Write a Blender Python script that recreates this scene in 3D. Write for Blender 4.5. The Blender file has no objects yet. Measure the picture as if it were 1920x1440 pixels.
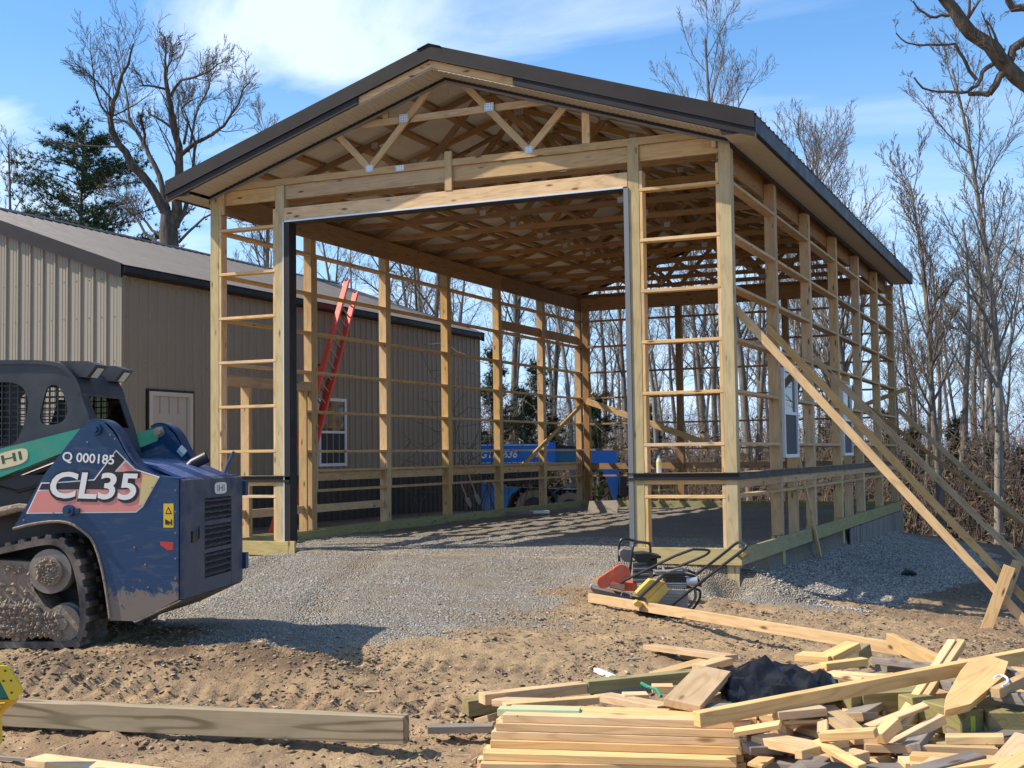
import bpy, bmesh, math, random
import numpy as np
from mathutils import Vector, Matrix, Euler
random.seed(7); np.random.seed(7)
S = bpy.context.scene
COL = S.collection
R_ = math.radians
# ------------------------------------------------------------------ camera
CAMP = Vector((3.61661, -14.67692, 1.10092))
YAW, PIT, ROL, FPX = -0.41239, 0.05486, -0.01344, 2430.0
_f = Vector((math.sin(YAW)*math.cos(PIT), math.cos(YAW)*math.cos(PIT), math.sin(PIT)))
_r0 = Vector((math.cos(YAW), -math.sin(YAW), 0)); _u0 = _r0.cross(_f)
_r = _r0*math.cos(ROL)+_u0*math.sin(ROL); _u = -_r0*math.sin(ROL)+_u0*math.cos(ROL)
cam = bpy.data.cameras.new('camera'); camo = bpy.data.objects.new('camera', cam); COL.objects.link(camo)
cam.sensor_width = 36; cam.lens = FPX/1920*36; cam.clip_end = 3000; cam.clip_start = 0.05
M = Matrix.Identity(4)
for i in range(3):
    M[i][0] = _r[i]; M[i][1] = _u[i]; M[i][2] = -_f[i]; M[i][3] = CAMP[i]
camo.matrix_world = M
S.camera = camo
def at(u, v, x=None, y=None, z=None, d=None):
    "point of the world seen at a photo pixel, on a given plane or at a given depth"
    r = _f+_r*((u-960)/FPX)-_u*((v-720)/FPX)
    if d is not None: t = d
    elif x is not None: t = (x-CAMP.x)/r.x
    elif y is not None: t = (y-CAMP.y)/r.y
    else: t = (z-CAMP.z)/r.z
    return CAMP+r*t
# ------------------------------------------------------------------ sky, sun, exposure
SUN_EL, SUN_H = R_(47), Vector((0.894, 0.447, 0)).normalized()     # SUN_H: horizontal way the light travels
world = bpy.data.worlds.new('World'); S.world = world; world.use_nodes = True
nt = world.node_tree; nt.nodes.clear(); N = nt.nodes.new; Lk = nt.links.new
sky = N('ShaderNodeTexSky'); sky.sky_type = 'NISHITA'; sky.sun_disc = False
sky.sun_elevation = SUN_EL; sky.sun_rotation = math.atan2(-SUN_H.x, -SUN_H.y)
sky.altitude = 200; sky.air_density = 1.0; sky.dust_density = 0.6; sky.ozone_density = 3.0
tc = N('ShaderNodeTexCoord'); sp = N('ShaderNodeSeparateXYZ'); Lk(tc.outputs['Generated'], sp.inputs[0])
mz = N('ShaderNodeMath'); mz.operation = 'ADD'; mz.inputs[1].default_value = 0.14; Lk(sp.outputs[2], mz.inputs[0])
dx = N('ShaderNodeMath'); dx.operation = 'DIVIDE'; Lk(sp.outputs[0], dx.inputs[0]); Lk(mz.outputs[0], dx.inputs[1])
dy = N('ShaderNodeMath'); dy.operation = 'DIVIDE'; Lk(sp.outputs[1], dy.inputs[0]); Lk(mz.outputs[0], dy.inputs[1])
cb = N('ShaderNodeCombineXYZ'); Lk(dx.outputs[0], cb.inputs[0]); Lk(dy.outputs[0], cb.inputs[1])
mp = N('ShaderNodeMapping'); mp.inputs['Rotation'].default_value = (0, 0, 0.5); mp.inputs['Scale'].default_value = (0.55, 1.25, 1); mp.inputs['Location'].default_value = (7.4, 4.1, 0)
Lk(cb.outputs[0], mp.inputs[0])
n1 = N('ShaderNodeTexNoise'); n1.inputs['Scale'].default_value = 1.15; n1.inputs['Detail'].default_value = 9; n1.inputs['Roughness'].default_value = 0.55; n1.inputs['Distortion'].default_value = 0.9
Lk(mp.outputs[0], n1.inputs['Vector'])
rp = N('ShaderNodeValToRGB'); rp.color_ramp.elements[0].position = 0.47; rp.color_ramp.elements[1].position = 0.66
Lk(n1.outputs[0], rp.inputs[0])
# clouds thicken towards the west (left), thin out to the east
gx = N('ShaderNodeMapRange'); gx.inputs[1].default_value = 0.05; gx.inputs[2].default_value = -0.50; gx.inputs[3].default_value = 0.22; gx.inputs[4].default_value = 0.80
Lk(sp.outputs[0], gx.inputs[0])
gm = N('ShaderNodeMath'); gm.operation = 'MULTIPLY'; Lk(rp.outputs[0], gm.inputs[0]); Lk(gx.outputs[0], gm.inputs[1])
hs = N('ShaderNodeHueSaturation'); hs.inputs['Hue'].default_value = 0.500; hs.inputs['Saturation'].default_value = 1.22; hs.inputs['Value'].default_value = 1.12
Lk(sky.outputs[0], hs.inputs['Color'])
hz = N('ShaderNodeMapRange'); hz.inputs[1].default_value = 0.0; hz.inputs[2].default_value = 0.30; hz.inputs[3].default_value = 0.85; hz.inputs[4].default_value = 0.0; Lk(sp.outputs[2], hz.inputs[0])
mh = N('ShaderNodeMix'); mh.data_type = 'RGBA'; Lk(hz.outputs[0], mh.inputs['Factor']); Lk(hs.outputs[0], mh.inputs['A']); mh.inputs['B'].default_value = (2.6, 4.0, 6.2, 1)
mx = N('ShaderNodeMix'); mx.data_type = 'RGBA'; Lk(gm.outputs[0], mx.inputs['Factor']); Lk(mh.outputs['Result'], mx.inputs['A']); mx.inputs['B'].default_value = (5.3, 6.0, 7.0, 1)
bg = N('ShaderNodeBackground'); bg.inputs['Strength'].default_value = 0.145; Lk(mx.outputs['Result'], bg.inputs['Color'])
wo = N('ShaderNodeOutputWorld'); Lk(bg.outputs[0], wo.inputs[0])
sl = bpy.data.lights.new('sun', 'SUN'); sl.energy = 4.7; sl.angle = R_(0.5); sl.color = (1.0, 0.915, 0.78)
slo = bpy.data.objects.new('sun', sl); COL.objects.link(slo)
sd = Vector((SUN_H.x*math.cos(SUN_EL), SUN_H.y*math.cos(SUN_EL), -math.sin(SUN_EL)))
slo.rotation_euler = sd.to_track_quat('-Z', 'Y').to_euler(); slo.location = (-20, -15, 30)
S.view_settings.view_transform = 'Standard'; S.view_settings.look = 'None'; S.view_settings.gamma = 1; S.view_settings.use_curve_mapping = False
S.view_settings.exposure = 0.48
S.cycles.max_bounces = 6; S.cycles.transparent_max_bounces = 8
# ------------------------------------------------------------------ helpers
WM = {}
def link(o, parent=None, MW=None):
    COL.objects.link(o)
    if MW is None: MW = Matrix.Identity(4)
    if parent is not None:
        o.parent = parent; o.matrix_basis = WM[parent].inverted() @ MW
    else: o.matrix_basis = MW
    WM[o] = MW
    return o
def root(name, label, cat, loc=(0, 0, 0), rz=0, group=None, MW=None):
    o = bpy.data.objects.new(name, None); o.empty_display_size = 0.2
    link(o, None, MW if MW is not None else Matrix.Translation(loc) @ Matrix.Rotation(rz, 4, 'Z'))
    return tag(o, label, cat, group)
def tag(o, label, cat, group=None):
    o['label'] = label; o['category'] = cat
    if group: o['group'] = group
    return o
def mesh(name, V, F, mats, mi=None, smooth=False):
    me = bpy.data.meshes.new(name)
    if isinstance(F, np.ndarray):
        V = np.asarray(V, dtype=np.float32); k = F.shape[1]; n = len(F)
        me.vertices.add(len(V)); me.vertices.foreach_set('co', V.ravel())
        me.loops.add(n*k); me.loops.foreach_set('vertex_index', F.astype(np.int32).ravel())
        me.polygons.add(n); me.polygons.foreach_set('loop_start', np.arange(0, n*k, k, dtype=np.int32))
        if mi is not None: me.polygons.foreach_set('material_index', np.asarray(mi, dtype=np.int32))
        if smooth: me.polygons.foreach_set('use_smooth', np.ones(n, dtype=bool))
        me.update(calc_edges=True)
    else:
        me.from_pydata([tuple(v) for v in V], [], F)
        if mi is not None:
            for p, i in zip(me.polygons, mi): p.material_index = i
        if smooth:
            for p in me.polygons: p.use_smooth = True
    for m in (mats if isinstance(mats, (list, tuple)) else [mats]): me.materials.append(m)
    return me
def obj(name, me, parent=None, MW=None, **props):
    o = link(bpy.data.objects.new(name, me), parent, MW)
    for k, v in props.items(): o[k] = v
    return o
_mc = {}
def box_mesh(L, w, t, mat, c=0.0025):
    key = (round(L, 3), round(w, 3), round(t, 3), mat.name, c)
    if key in _mc: return _mc[key]
    hx, hy, hz = L/2, w/2, t/2; c = min(c, hx*.4, hy*.4, hz*.4)
    V = []; idx = {}
    for sx in (-1, 1):
        for sy in (-1, 1):
            for sz in (-1, 1):
                for ax in range(3):
                    p = [sx*(hx-(c if ax != 0 else 0)), sy*(hy-(c if ax != 1 else 0)), sz*(hz-(c if ax != 2 else 0))]
                    idx[(sx, sy, sz, ax)] = len(V); V.append(p)
    F = []
    for ax in range(3):
        a, b = [(1, 2), (2, 0), (0, 1)][ax]
        for s in (-1, 1):
            q = []
            for (p1, p2) in ((-1, -1), (1, -1), (1, 1), (-1, 1)):
                k = [0, 0, 0]; k[ax] = s; k[a] = p1; k[b] = p2; q.append(idx[tuple(k)+(ax,)])
            F.append(q if s > 0 else q[::-1])
    for ax in range(3):
        a, b = [(1, 2), (2, 0), (0, 1)][ax]
        for p1 in (-1, 1):
            for p2 in (-1, 1):
                k0 = [0, 0, 0]; k0[ax] = -1; k0[a] = p1; k0[b] = p2; k1 = list(k0); k1[ax] = 1
                q = [idx[tuple(k0)+(a,)], idx[tuple(k1)+(a,)], idx[tuple(k1)+(b,)], idx[tuple(k0)+(b,)]]
                if p1*p2 > 0: q = q[::-1]
                F.append(q)
    for k in [(sx, sy, sz) for sx in (-1, 1) for sy in (-1, 1) for sz in (-1, 1)]:
        q = [idx[k+(0,)], idx[k+(1,)], idx[k+(2,)]]
        if k[0]*k[1]*k[2] < 0: q = q[::-1]
        F.append(q)
    me = mesh('board', V, F, mat); _mc[key] = me
    return me
def frame(p0, p1, wdir):
    p0 = Vector(p0); p1 = Vector(p1); X = (p1-p0); L = X.length; X.normalize()
    Y = Vector(wdir); Y = Y-X*Y.dot(X)
    if Y.length < 1e-4: Y = X.orthogonal()
    Y.normalize(); Z = X.cross(Y); c = (p0+p1)/2
    MM = Matrix.Identity(4)
    for i in range(3): MM[i][0] = X[i]; MM[i][1] = Y[i]; MM[i][2] = Z[i]; MM[i][3] = c[i]
    return MM, L
def beam(name, p0, p1, w, t, wdir, mat, parent=None, c=0.0025, **props):
    MM, L = frame(p0, p1, wdir)
    return obj(name, box_mesh(L, w, t, mat, c), parent, MM, **props)
def abox(name, x0, x1, y0, y1, z0, z1, mat, parent=None, c=0.0025, base=None, **props):
    d = (abs(x1-x0), abs(y1-y0), abs(z1-z0)); ax = d.index(max(d)); ce = Vector(((x0+x1)/2, (y0+y1)/2, (z0+z1)/2))
    e = [Vector((1, 0, 0)), Vector((0, 1, 0)), Vector((0, 0, 1))]
    o1 = [1, 2, 0][ax]; o2 = [2, 0, 1][ax]
    MM = Matrix.Identity(4)
    for i in range(3): MM[i][0] = e[ax][i]; MM[i][1] = e[o1][i]; MM[i][2] = e[o2][i]; MM[i][3] = ce[i]
    if base is not None: MM = base @ MM
    return obj(name, box_mesh(d[ax], d[o1], d[o2], mat, c), parent, MM, **props)
class MB:
    "collects boxes, tubes and prisms into one mesh"
    def __init__(s): s.V = []; s.F = []; s.I = []
    def box(s, x0, x1, y0, y1, z0, z1, m=0, M=None):
        b = len(s.V)
        for x in (x0, x1):
            for y in (y0, y1):
                for z in (z0, z1):
                    p = Vector((x, y, z)); s.V.append(M @ p if M else p)
        for f in ((0, 1, 3, 2), (4, 6, 7, 5), (0, 4, 5, 1), (2, 3, 7, 6), (0, 2, 6, 4), (1, 5, 7, 3)):
            s.F.append([b+i for i in f]); s.I.append(m)
    def prism(s, poly, a0, a1, m=0, fn=None):
        "poly: list of (p,q); extruded from a0 to a1; fn(p,q,a)->xyz"
        fn = fn or (lambda p, q, a: (p, a, q)); b = len(s.V); n = len(poly)
        for a in (a0, a1):
            for p, q in poly: s.V.append(Vector(fn(p, q, a)))
        s.F.append([b+i for i in range(n)]); s.F.append([b+n+i for i in range(n)][::-1]); s.I += [m, m]
        for i in range(n):
            j = (i+1) % n; s.F.append([b+i, b+n+i, b+n+j, b+j]); s.I.append(m)
    def tube(s, pts, r, k=8, m=0, cap=True):
        pts = [Vector(p) for p in pts]; n = len(pts); rr = r if isinstance(r, (list, tuple)) else [r]*n
        b = len(s.V); U = None
        for i, p in enumerate(pts):
            t = (pts[min(i+1, n-1)]-pts[max(i-1, 0)]).normalized()
            U = (U-t*U.dot(t)) if U is not None else t.orthogonal()
            if U.length < 1e-5: U = t.orthogonal()
            U.normalize(); W = t.cross(U)
            for j in range(k):
                a = 2*math.pi*j/k; s.V.append(p+(U*math.cos(a)+W*math.sin(a))*rr[i])
        for i in range(n-1):
            for j in range(k):
                q = (j+1) % k; s.F.append([b+i*k+j, b+i*k+q, b+(i+1)*k+q, b+(i+1)*k+j]); s.I.append(m)
        if cap:
            s.F.append([b+j for j in range(k)][::-1]); s.F.append([b+(n-1)*k+j for j in range(k)]); s.I += [m, m]
    def cyl(s, c, axis, r, h, k=20, m=0, r2=None):
        c = Vector(c); a = Vector(axis).normalized()
        s.tube([c-a*h/2, c+a*h/2], [r, r if r2 is None else r2], k, m)
    def build(s, name, mats, parent=None, MW=None, smooth=False, base=None, **props):
        V = s.V
        if base is not None: V = [base @ Vector(v) for v in V]
        if parent is not None and MW is None:
            MW = WM[parent]; inv = MW.inverted(); V = [inv @ Vector(v) for v in V]
        me = mesh(name, V, s.F, mats, s.I)
        if smooth:
            me.polygons.foreach_set('use_smooth', [len(f) <= 4 for f in s.F])
            try: me.set_sharp_from_angle(angle=R_(40))
            except Exception: pass
        return obj(name, me, parent, MW, **props)
# numpy gradient noise
_rs = np.random.RandomState(3); _perm = _rs.permutation(256); _perm = np.concatenate([_perm, _perm, _perm]); _ga = _rs.rand(256)*2*np.pi
def perlin(x, y):
    xi = np.floor(x).astype(int); yi = np.floor(y).astype(int); xf = x-xi; yf = y-yi; xi &= 255; yi &= 255
    u = xf*xf*xf*(xf*(xf*6-15)+10); v = yf*yf*yf*(yf*(yf*6-15)+10)
    def g(ix, iy, dx, dy):
        a = _ga[_perm[_perm[ix & 255]+(iy & 255)]]; return np.cos(a)*dx+np.sin(a)*dy
    n00 = g(xi, yi, xf, yf); n10 = g(xi+1, yi, xf-1, yf); n01 = g(xi, yi+1, xf, yf-1); n11 = g(xi+1, yi+1, xf-1, yf-1)
    return (n00*(1-u)+n10*u)*(1-v)+(n01*(1-u)+n11*u)*v
def fbm(x, y, sc, octs=4, gain=.5):
    s = 0; a = 1; f = 1/sc
    for i in range(octs): s = s+a*perlin(x*f+17.3*i, y*f+9.1*i); a *= gain; f *= 2.03
    return s
def sstep(a, b, x):
    t = np.clip((x-a)/(b-a), 0, 1); return t*t*(3-2*t)
# ------------------------------------------------------------------ materials
def mat(name, col=(.5, .5, .5), rough=.6, metal=0.0, spec=None):
    m = bpy.data.materials.new(name); m.use_nodes = True
    b = m.node_tree.nodes['Principled BSDF']; b.inputs['Base Color'].default_value = (*col, 1); b.inputs['Roughness'].default_value = rough; b.inputs['Metallic'].default_value = metal
    if spec is not None: b.inputs['Specular IOR Level'].default_value = spec
    return m
def nodes(m):
    t = m.node_tree; return t, t.nodes.new, t.links.new, t.nodes['Principled BSDF']
def mixc(t, fac, a, b, mode='MIX'):
    n = t.nodes.new('ShaderNodeMix'); n.data_type = 'RGBA'; n.blend_type = mode
    for k, v in (('Factor', fac), ('A', a), ('B', b)):
        if hasattr(v, 'links'): t.links.new(v, n.inputs[k])
        elif isinstance(v, tuple): n.inputs[k].default_value = (*v, 1) if len(v) == 3 else v
        else: n.inputs[k].default_value = v
    return n.outputs['Result']
def noise(t, vec, scale, detail=4, rough=.55, dist=0):
    n = t.nodes.new('ShaderNodeTexNoise'); n.inputs['Scale'].default_value = scale; n.inputs['Detail'].default_value = detail
    n.inputs['Roughness'].default_value = rough; n.inputs['Distortion'].default_value = dist
    if vec is not None: t.links.new(vec, n.inputs['Vector'])
    return n.outputs[0]
def ramp(t, fac, *st):
    n = t.nodes.new('ShaderNodeValToRGB'); e = n.color_ramp.elements
    while len(e) < len(st): e.new(0.5)
    for i, (p, c) in enumerate(st):
        e[i].position = p; e[i].color = (c, c, c, 1) if not isinstance(c, tuple) else (*c, 1)
    t.links.new(fac, n.inputs[0]); return n.outputs[0]
def mapping(t, vec, sc=(1, 1, 1), loc=(0, 0, 0), rot=(0, 0, 0)):
    n = t.nodes.new('ShaderNodeMapping'); n.inputs['Scale'].default_value = sc; n.inputs['Location'].default_value = loc; n.inputs['Rotation'].default_value = rot
    t.links.new(vec, n.inputs['Vector']); return n.outputs[0]
def math_(t, op, a, b=None):
    n = t.nodes.new('ShaderNodeMath'); n.operation = op
    for i, v in enumerate((a, b)):
        if v is None: continue
        if hasattr(v, 'links'): t.links.new(v, n.inputs[i])
        else: n.inputs[i].default_value = v
    return n.outputs[0]
def coord(t, kind='Object'):
    return t.nodes.new('ShaderNodeTexCoord').outputs[kind]
def bump(t, h, strength, dist=.01):
    n = t.nodes.new('ShaderNodeBump'); n.inputs['Strength'].default_value = strength; n.inputs['Distance'].default_value = dist
    t.links.new(h, n.inputs['Height']); t.links.new(n.outputs[0], t.nodes['Principled BSDF'].inputs['Normal'])
def wood(name, c1, c2, knot=(.12, .06, .03), rough=.75, var=.25, green=None, ring=34, gs=.42):
    m = mat(name, c1, rough); t, NN, LL, b = nodes(m)
    oi = NN('ShaderNodeObjectInfo').outputs['Random']
    off = NN('ShaderNodeCombineXYZ'); LL(math_(t, 'MULTIPLY', oi, 37.0), off.inputs[0]); LL(math_(t, 'MULTIPLY', oi, 11.3), off.inputs[1]); LL(math_(t, 'MULTIPLY', oi, 5.7), off.inputs[2])
    va = NN('ShaderNodeVectorMath'); va.operation = 'ADD'; LL(coord(t), va.inputs[0]); LL(off.outputs[0], va.inputs[1]); P = va.outputs[0]
    # growth rings: contour lines of a long stretched noise -> cathedral grain
    st = noise(t, mapping(t, P, (.55, 5.5, 5.5)), 1.0, 2, .45)
    sn = math_(t, 'SINE', math_(t, 'MULTIPLY', st, ring*2.2))
    rg = ramp(t, sn, (.0, 0.0), (.55, .15), (1, 1.0))
    fine = noise(t, mapping(t, P, (3, 140, 140)), 1.0, 2, .6)
    blot = noise(t, mapping(t, P, (1.2, 3, 3)), 1.0, 3, .5)
    fac = math_(t, 'ADD', math_(t, 'MULTIPLY', rg, gs), math_(t, 'MULTIPLY', fine, .45))
    col = mixc(t, fac, c1, c2)
    vo = NN('ShaderNodeTexVoronoi'); vo.inputs['Scale'].default_value = 1.0; LL(mapping(t, P, (2.6, 9, 9)), vo.inputs['Vector'])
    kn = ramp(t, vo.outputs['Distance'], (.05, 1.0), (.12, .5), (.17, 0.0))
    col = mixc(t, kn, col, knot)
    nv = NN('ShaderNodeTexVoronoi'); nv.inputs['Scale'].default_value = 5.5; LL(P, nv.inputs['Vector']); col = mixc(t, ramp(t, nv.outputs['Distance'], (.022, .8), (.034, 0.0)), col, (.06, .045, .035))
    if green: col = mixc(t, ramp(t, blot, (.42, 0.0), (.75, .55)), col, green)
    # per piece tone
    hsn = NN('ShaderNodeHueSaturation'); LL(col, hsn.inputs['Color'])
    o2 = math_(t, 'FRACT', math_(t, 'MULTIPLY', oi, 7.31))
    LL(math_(t, 'ADD', math_(t, 'MULTIPLY', oi, var), 1-var*.55), hsn.inputs['Value'])
    LL(math_(t, 'ADD', math_(t, 'MULTIPLY', o2, .22), .90), hsn.inputs['Saturation'])
    LL(math_(t, 'ADD', math_(t, 'MULTIPLY', o2, .004), .499), hsn.inputs['Hue'])
    dirt = ramp(t, noise(t, mapping(t, P, (2, 6, 6)), 2.0, 4), (.35, .86), (.6, 1.0))
    LL(mixc(t, 1.0, hsn.outputs[0], dirt, 'MULTIPLY'), b.inputs['Base Color'])
    bump(t, fine, .25, .002)
    b.inputs['Specular IOR Level'].default_value = .25
    return m
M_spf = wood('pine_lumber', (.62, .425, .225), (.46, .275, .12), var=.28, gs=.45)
M_shadewood = wood('shade_toned_lumber', (.41, .25, .125), (.26, .145, .065), var=.35)  # same pine as a darker copy, interior shade put into its colour
M_post = wood('treated_post', (.56, .43, .215), (.37, .27, .115), green=(.42, .375, .18), var=.14)
M_treat = wood('treated_lumber', (.40, .35, .17), (.26, .20, .08), green=(.28, .31, .14), var=.2)
M_beam = wood('treated_beam', (.40, .315, .195), (.17, .115, .06), green=(.34, .29, .175), var=.05, ring=22, gs=.8)
M_olive = wood('treated_timber', (.30, .25, .125), (.17, .125, .05), green=(.21, .21, .09), var=.15, ring=46)
M_cut = wood('fresh_cut_pine', (.76, .51, .26), (.58, .36, .165), var=.26, gs=.6)
M_greyw = wood('weathered_shaded_lumber', (.27, .235, .20), (.17, .14, .115), var=.3)  # weathered grey; on the skirt planks it is shade put in as colour
def metal_paint(name, col, rough=.38, dust=.15, spec=.5):
    m = mat(name, col, rough, 0, spec); t, NN, LL, b = nodes(m); P = coord(t)
    n_ = noise(t, P, 1.6, 5); LL(mixc(t, ramp(t, n_, (.35, 0.0), (.75, dust)), col, (.36, .32, .27)), b.inputs['Base Color'])
    LL(ramp(t, noise(t, P, 4, 3), (.3, rough-.06), (.7, rough+.1)), b.inputs['Roughness'])
    return m
M_bronze = metal_paint('bronze_trim', (.018, .014, .013), .5, .03, .3)
M_roofb = metal_paint('bronze_roof', (.019, .015, .014), .6, .03, .25)
M_roofo = metal_paint('taupe_roof', (.105, .092, .084), .5, .18, .35)
M_tan = metal_paint('tan_siding', (.31, .265, .198), .5, .10, .35)
M_tand = metal_paint('dark_wainscot', (.035, .03, .028), .45, .1)
M_gal = mat('galvanised', (.62, .64, .66), .45, .6)
M_white = mat('white_vinyl', (.78, .78, .76), .45)
M_black = mat('black_metal', (.018, .018, .02), .42)
M_rubber = mat('rubber', (.022, .021, .02), .8)
def soffit_mat():
    m = mat('beige_soffit', (.50, .45, .37), .55); t, NN, LL, b = nodes(m)
    return m
M_soffit = soffit_mat()
def felt_mat():
    m = mat('fleece_lining', (.60, .56, .50), .95); t, NN, LL, b = nodes(m); P = coord(t)
    LL(mixc(t, noise(t, P, 2.2, 5), (.52, .48, .42), (.72, .68, .61)), b.inputs['Base Color']); bump(t, noise(t, P, 3, 4, .6, 1.5), .5, .05)
    return m
M_felt = felt_mat()
def glass_mat(name='window_glass', tint=(.35, .4, .42)):
    m = mat(name, tint, .04); t, NN, LL, b = nodes(m)
    tr = NN('ShaderNodeBsdfTransparent'); tr.inputs[0].default_value = (.62, .67, .68, 1); gl = NN('ShaderNodeBsdfGlossy'); gl.inputs['Roughness'].default_value = .02
    fr = NN('ShaderNodeFresnel'); fr.inputs[0].default_value = 1.5; ms = NN('ShaderNodeMixShader')
    LL(math_(t, 'ADD', fr.outputs[0], .05), ms.inputs[0]); LL(tr.outputs[0], ms.inputs[1]); LL(gl.outputs[0], ms.inputs[2])
    LL(ms.outputs[0], t.nodes['Material Output'].inputs[0])
    return m
M_glass = glass_mat()
M_dglass = mat('dark_window_glass', (.015, .018, .02), .06, 0, .8)
M_screen = mat('insect_screen', (.018, .022, .032), .6)
# ------------------------------------------------------------------ ground
W, B = 7.342, 2.3524; LB = 6*B+.14; G = .6096
_cp = np.array([(-7.5,-.3,-.21),(-3.5,-.6,-.22),(0,-.9,-.50),(1,-.5,-.60),(-5,-2,-.22),(-3,-4.5,-.22),(-2.7,-7.4,-.22),(-1,-7,-.36),(0,-4,-.42),(0,-8.5,-.48),(-1.5,-9.3,-.49),(-.6,-8.9,-.485),(.7,-8.8,-.49),(1.6,-8.7,-.49),(-2.6,-9.0,-.47),(-4.5,-8.6,-.42),(2,-4,-.56),(2,-8,-.46),
 (3.6,-14.7,-.5),(2.7,0,-.83),(5,1,-1.1),(2.2,8,-.88),(1.2,4,-.72),(5,14,-1.5),(0,16,-.8),(-7,15.5,-.3),(-9,21,-.95),(-13,22,-.8),(-12,0,-.12),(-10,8,-.15),(-8.6,7,-.16),(-10,-8,-.2),(-20,0,0),(10,-5,-1.0),(12,20,-2.2),
 (0,30,-1.6),(-15,30,-.5),(-35,20,.2),(-30,-30,0),(20,-30,-.8),(40,20,-2.6),(0,60,-2.6),(-40,70,-1),(50,70,-3)], float)
def _tps():
    x = _cp[:, :2]; n = len(x); d = np.linalg.norm(x[:, None]-x[None], axis=-1); K = d**2*np.log(d+1e-9); K[d == 0] = 0
    P = np.c_[np.ones(n), x]; A = np.zeros((n+3, n+3)); A[:n, :n] = K+np.eye(n)*.3; A[:n, n:] = P; A[n:, :n] = P.T
    return np.linalg.solve(A, np.r_[_cp[:, 2], 0, 0, 0])
_tw = _tps()
def terrain(x, y):
    x = np.asarray(x, float); y = np.asarray(y, float); s = np.clip(x, -45, 55), np.clip(y, -32, 75)
    z = _tw[-3]+_tw[-2]*s[0]+_tw[-1]*s[1]
    for (px, py, _), w in zip(_cp, _tw[:-3]):
        d2 = (s[0]-px)**2+(s[1]-py)**2; z = z+w*.5*d2*np.log(d2+1e-12)
    far = np.hypot(x-3, y+5); z = z*(1-sstep(60, 140, far))+(-3.0)*sstep(60, 140, far)
    return z
def inside(x, y): return (x > -W+.0) & (x < 0.0) & (y > 0) & (y < LB)
def base_h(x, y):
    t = terrain(x, y)
    # gravel fill shoulder along the right wall
    zs = -.37-.012*y; prof = zs-.26*np.clip(x, 0, 9)-.10*np.clip(x, 0, .5)
    wy = sstep(-.2, 1.2, y)*(1-sstep(12.5, 15.5, y)); sh = np.where(x > -.02, np.maximum(t, prof), t); t = t*(1-wy)+sh*wy
    # gravel bank in front of the right bay
    bank = -.19-.62*np.clip(-y, 0, 3)-.45*np.clip(x-.1, 0, 3); wb = sstep(-1.75, -1.1, x)*(1-sstep(.8, 1.4, x))*(1-sstep(.02, .1, y))
    t = t*(1-wb)+np.maximum(t, bank)*wb
    t = t-.34*np.exp(-((x+.03)/.26)**2-((y+.10)/.30)**2)*(y < .02)
    # inside floor, ramping out through the door
    fl = -.13+0*x
    wx = sstep(-W-.02, -W+.01, x)*(1-sstep(-.03, 0.0, x))
    inn = wx*sstep(-.02, .03, y)*(1-sstep(LB-.03, LB+.02, y))
    dr = sstep(-6.6, -6.0, x)*(1-sstep(-1.45, -1.05, x))*sstep(-1.6, .3, y)*(y < LB/2)
    k = np.maximum(inn, dr)
    t = t*(1-k)+fl*k
    return t
APRON = None
def poly_sd(x, y, P_):
    "signed distance to a polygon, positive inside"
    x = np.asarray(x, float); y = np.asarray(y, float); d = np.full(x.shape, 1e9); ins = np.zeros(x.shape, bool); n = len(P_)
    for i in range(n):
        (ax, ay), (bx, by) = P_[i], P_[(i+1) % n]; ex, ey = bx-ax, by-ay; wx, wy = x-ax, y-ay
        t = np.clip((wx*ex+wy*ey)/(ex*ex+ey*ey), 0, 1); d = np.minimum(d, (wx-t*ex)**2+(wy-t*ey)**2)
        c = ((ay > y) != (by > y)) & (x < (bx-ax)*(y-ay)/(by-ay+1e-12)+ax); ins ^= c
    return np.where(ins, 1, -1)*np.sqrt(d)
def gat(u, v, up=0.0):
    "point where the ray through a photo pixel meets the ground (raised by up)"
    r = _f+_r*((u-960)/FPX)-_u*((v-720)/FPX)
    ts = np.arange(3, 60, .05); p = np.array(CAMP)[None]+np.array(r)[None]*ts[:, None]; h = base_h(p[:, 0], p[:, 1])+up
    i = int(np.argmax(p[:, 2] < h)); return CAMP+r*float(ts[i])
def gmask(x, y):
    "1 where crushed stone covers the ground"
    n = fbm(x, y, 1.3, 4)*.9+fbm(x+50, y, .35, 3)*.35
    ins = ((x > -W) & (x < 0) & (y > 0) & (y < LB)).astype(float)
    # apron outside the door, a tongue that runs out towards the track loader
    ap = sstep(-.9, .7, poly_sd(x, y, APRON)+n*.8)
    ap2 = (1-sstep(-.1, .35, np.hypot((x+.0)/1.25, (y+.15)/.75)-1+n*.3))
    wd = 2.15-.05*np.abs(y-8)**1.5*.6; side = (1-sstep(-.2, .25, x-wd+n*.5))*(x > -.3)*sstep(.2, 1.4, y+n*.3)*(1-sstep(14., 16, y+n))
    left = (1-sstep(-.3, .6, np.abs(x+8.3)-1.2+n))*.6*sstep(-2.5, -1, y)*(1-sstep(14., 17, y))
    sp1 = np.exp(-(((x-2.55)/.5)**2+((y+5.4)/.28)**2))*1.1
    return np.clip(np.maximum.reduce([ins, np.where(y < 0, ap, 0), np.where(y < .05, ap2, 0), side, left, np.clip(sp1+n*.2*(sp1 > .1), 0, 1)]), 0, 1)
APRON = [(-7.6, .6), (-7.5, -.6)]+[tuple(gat(u, v))[:2] for u, v in ((360, 1110), (330, 1165), (450, 1205), (600, 1222), (760, 1208), (900, 1185), (1000, 1150), (1050, 1108), (1120, 1082), (1240, 1075))]+[(-1.1, .6)]
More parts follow.
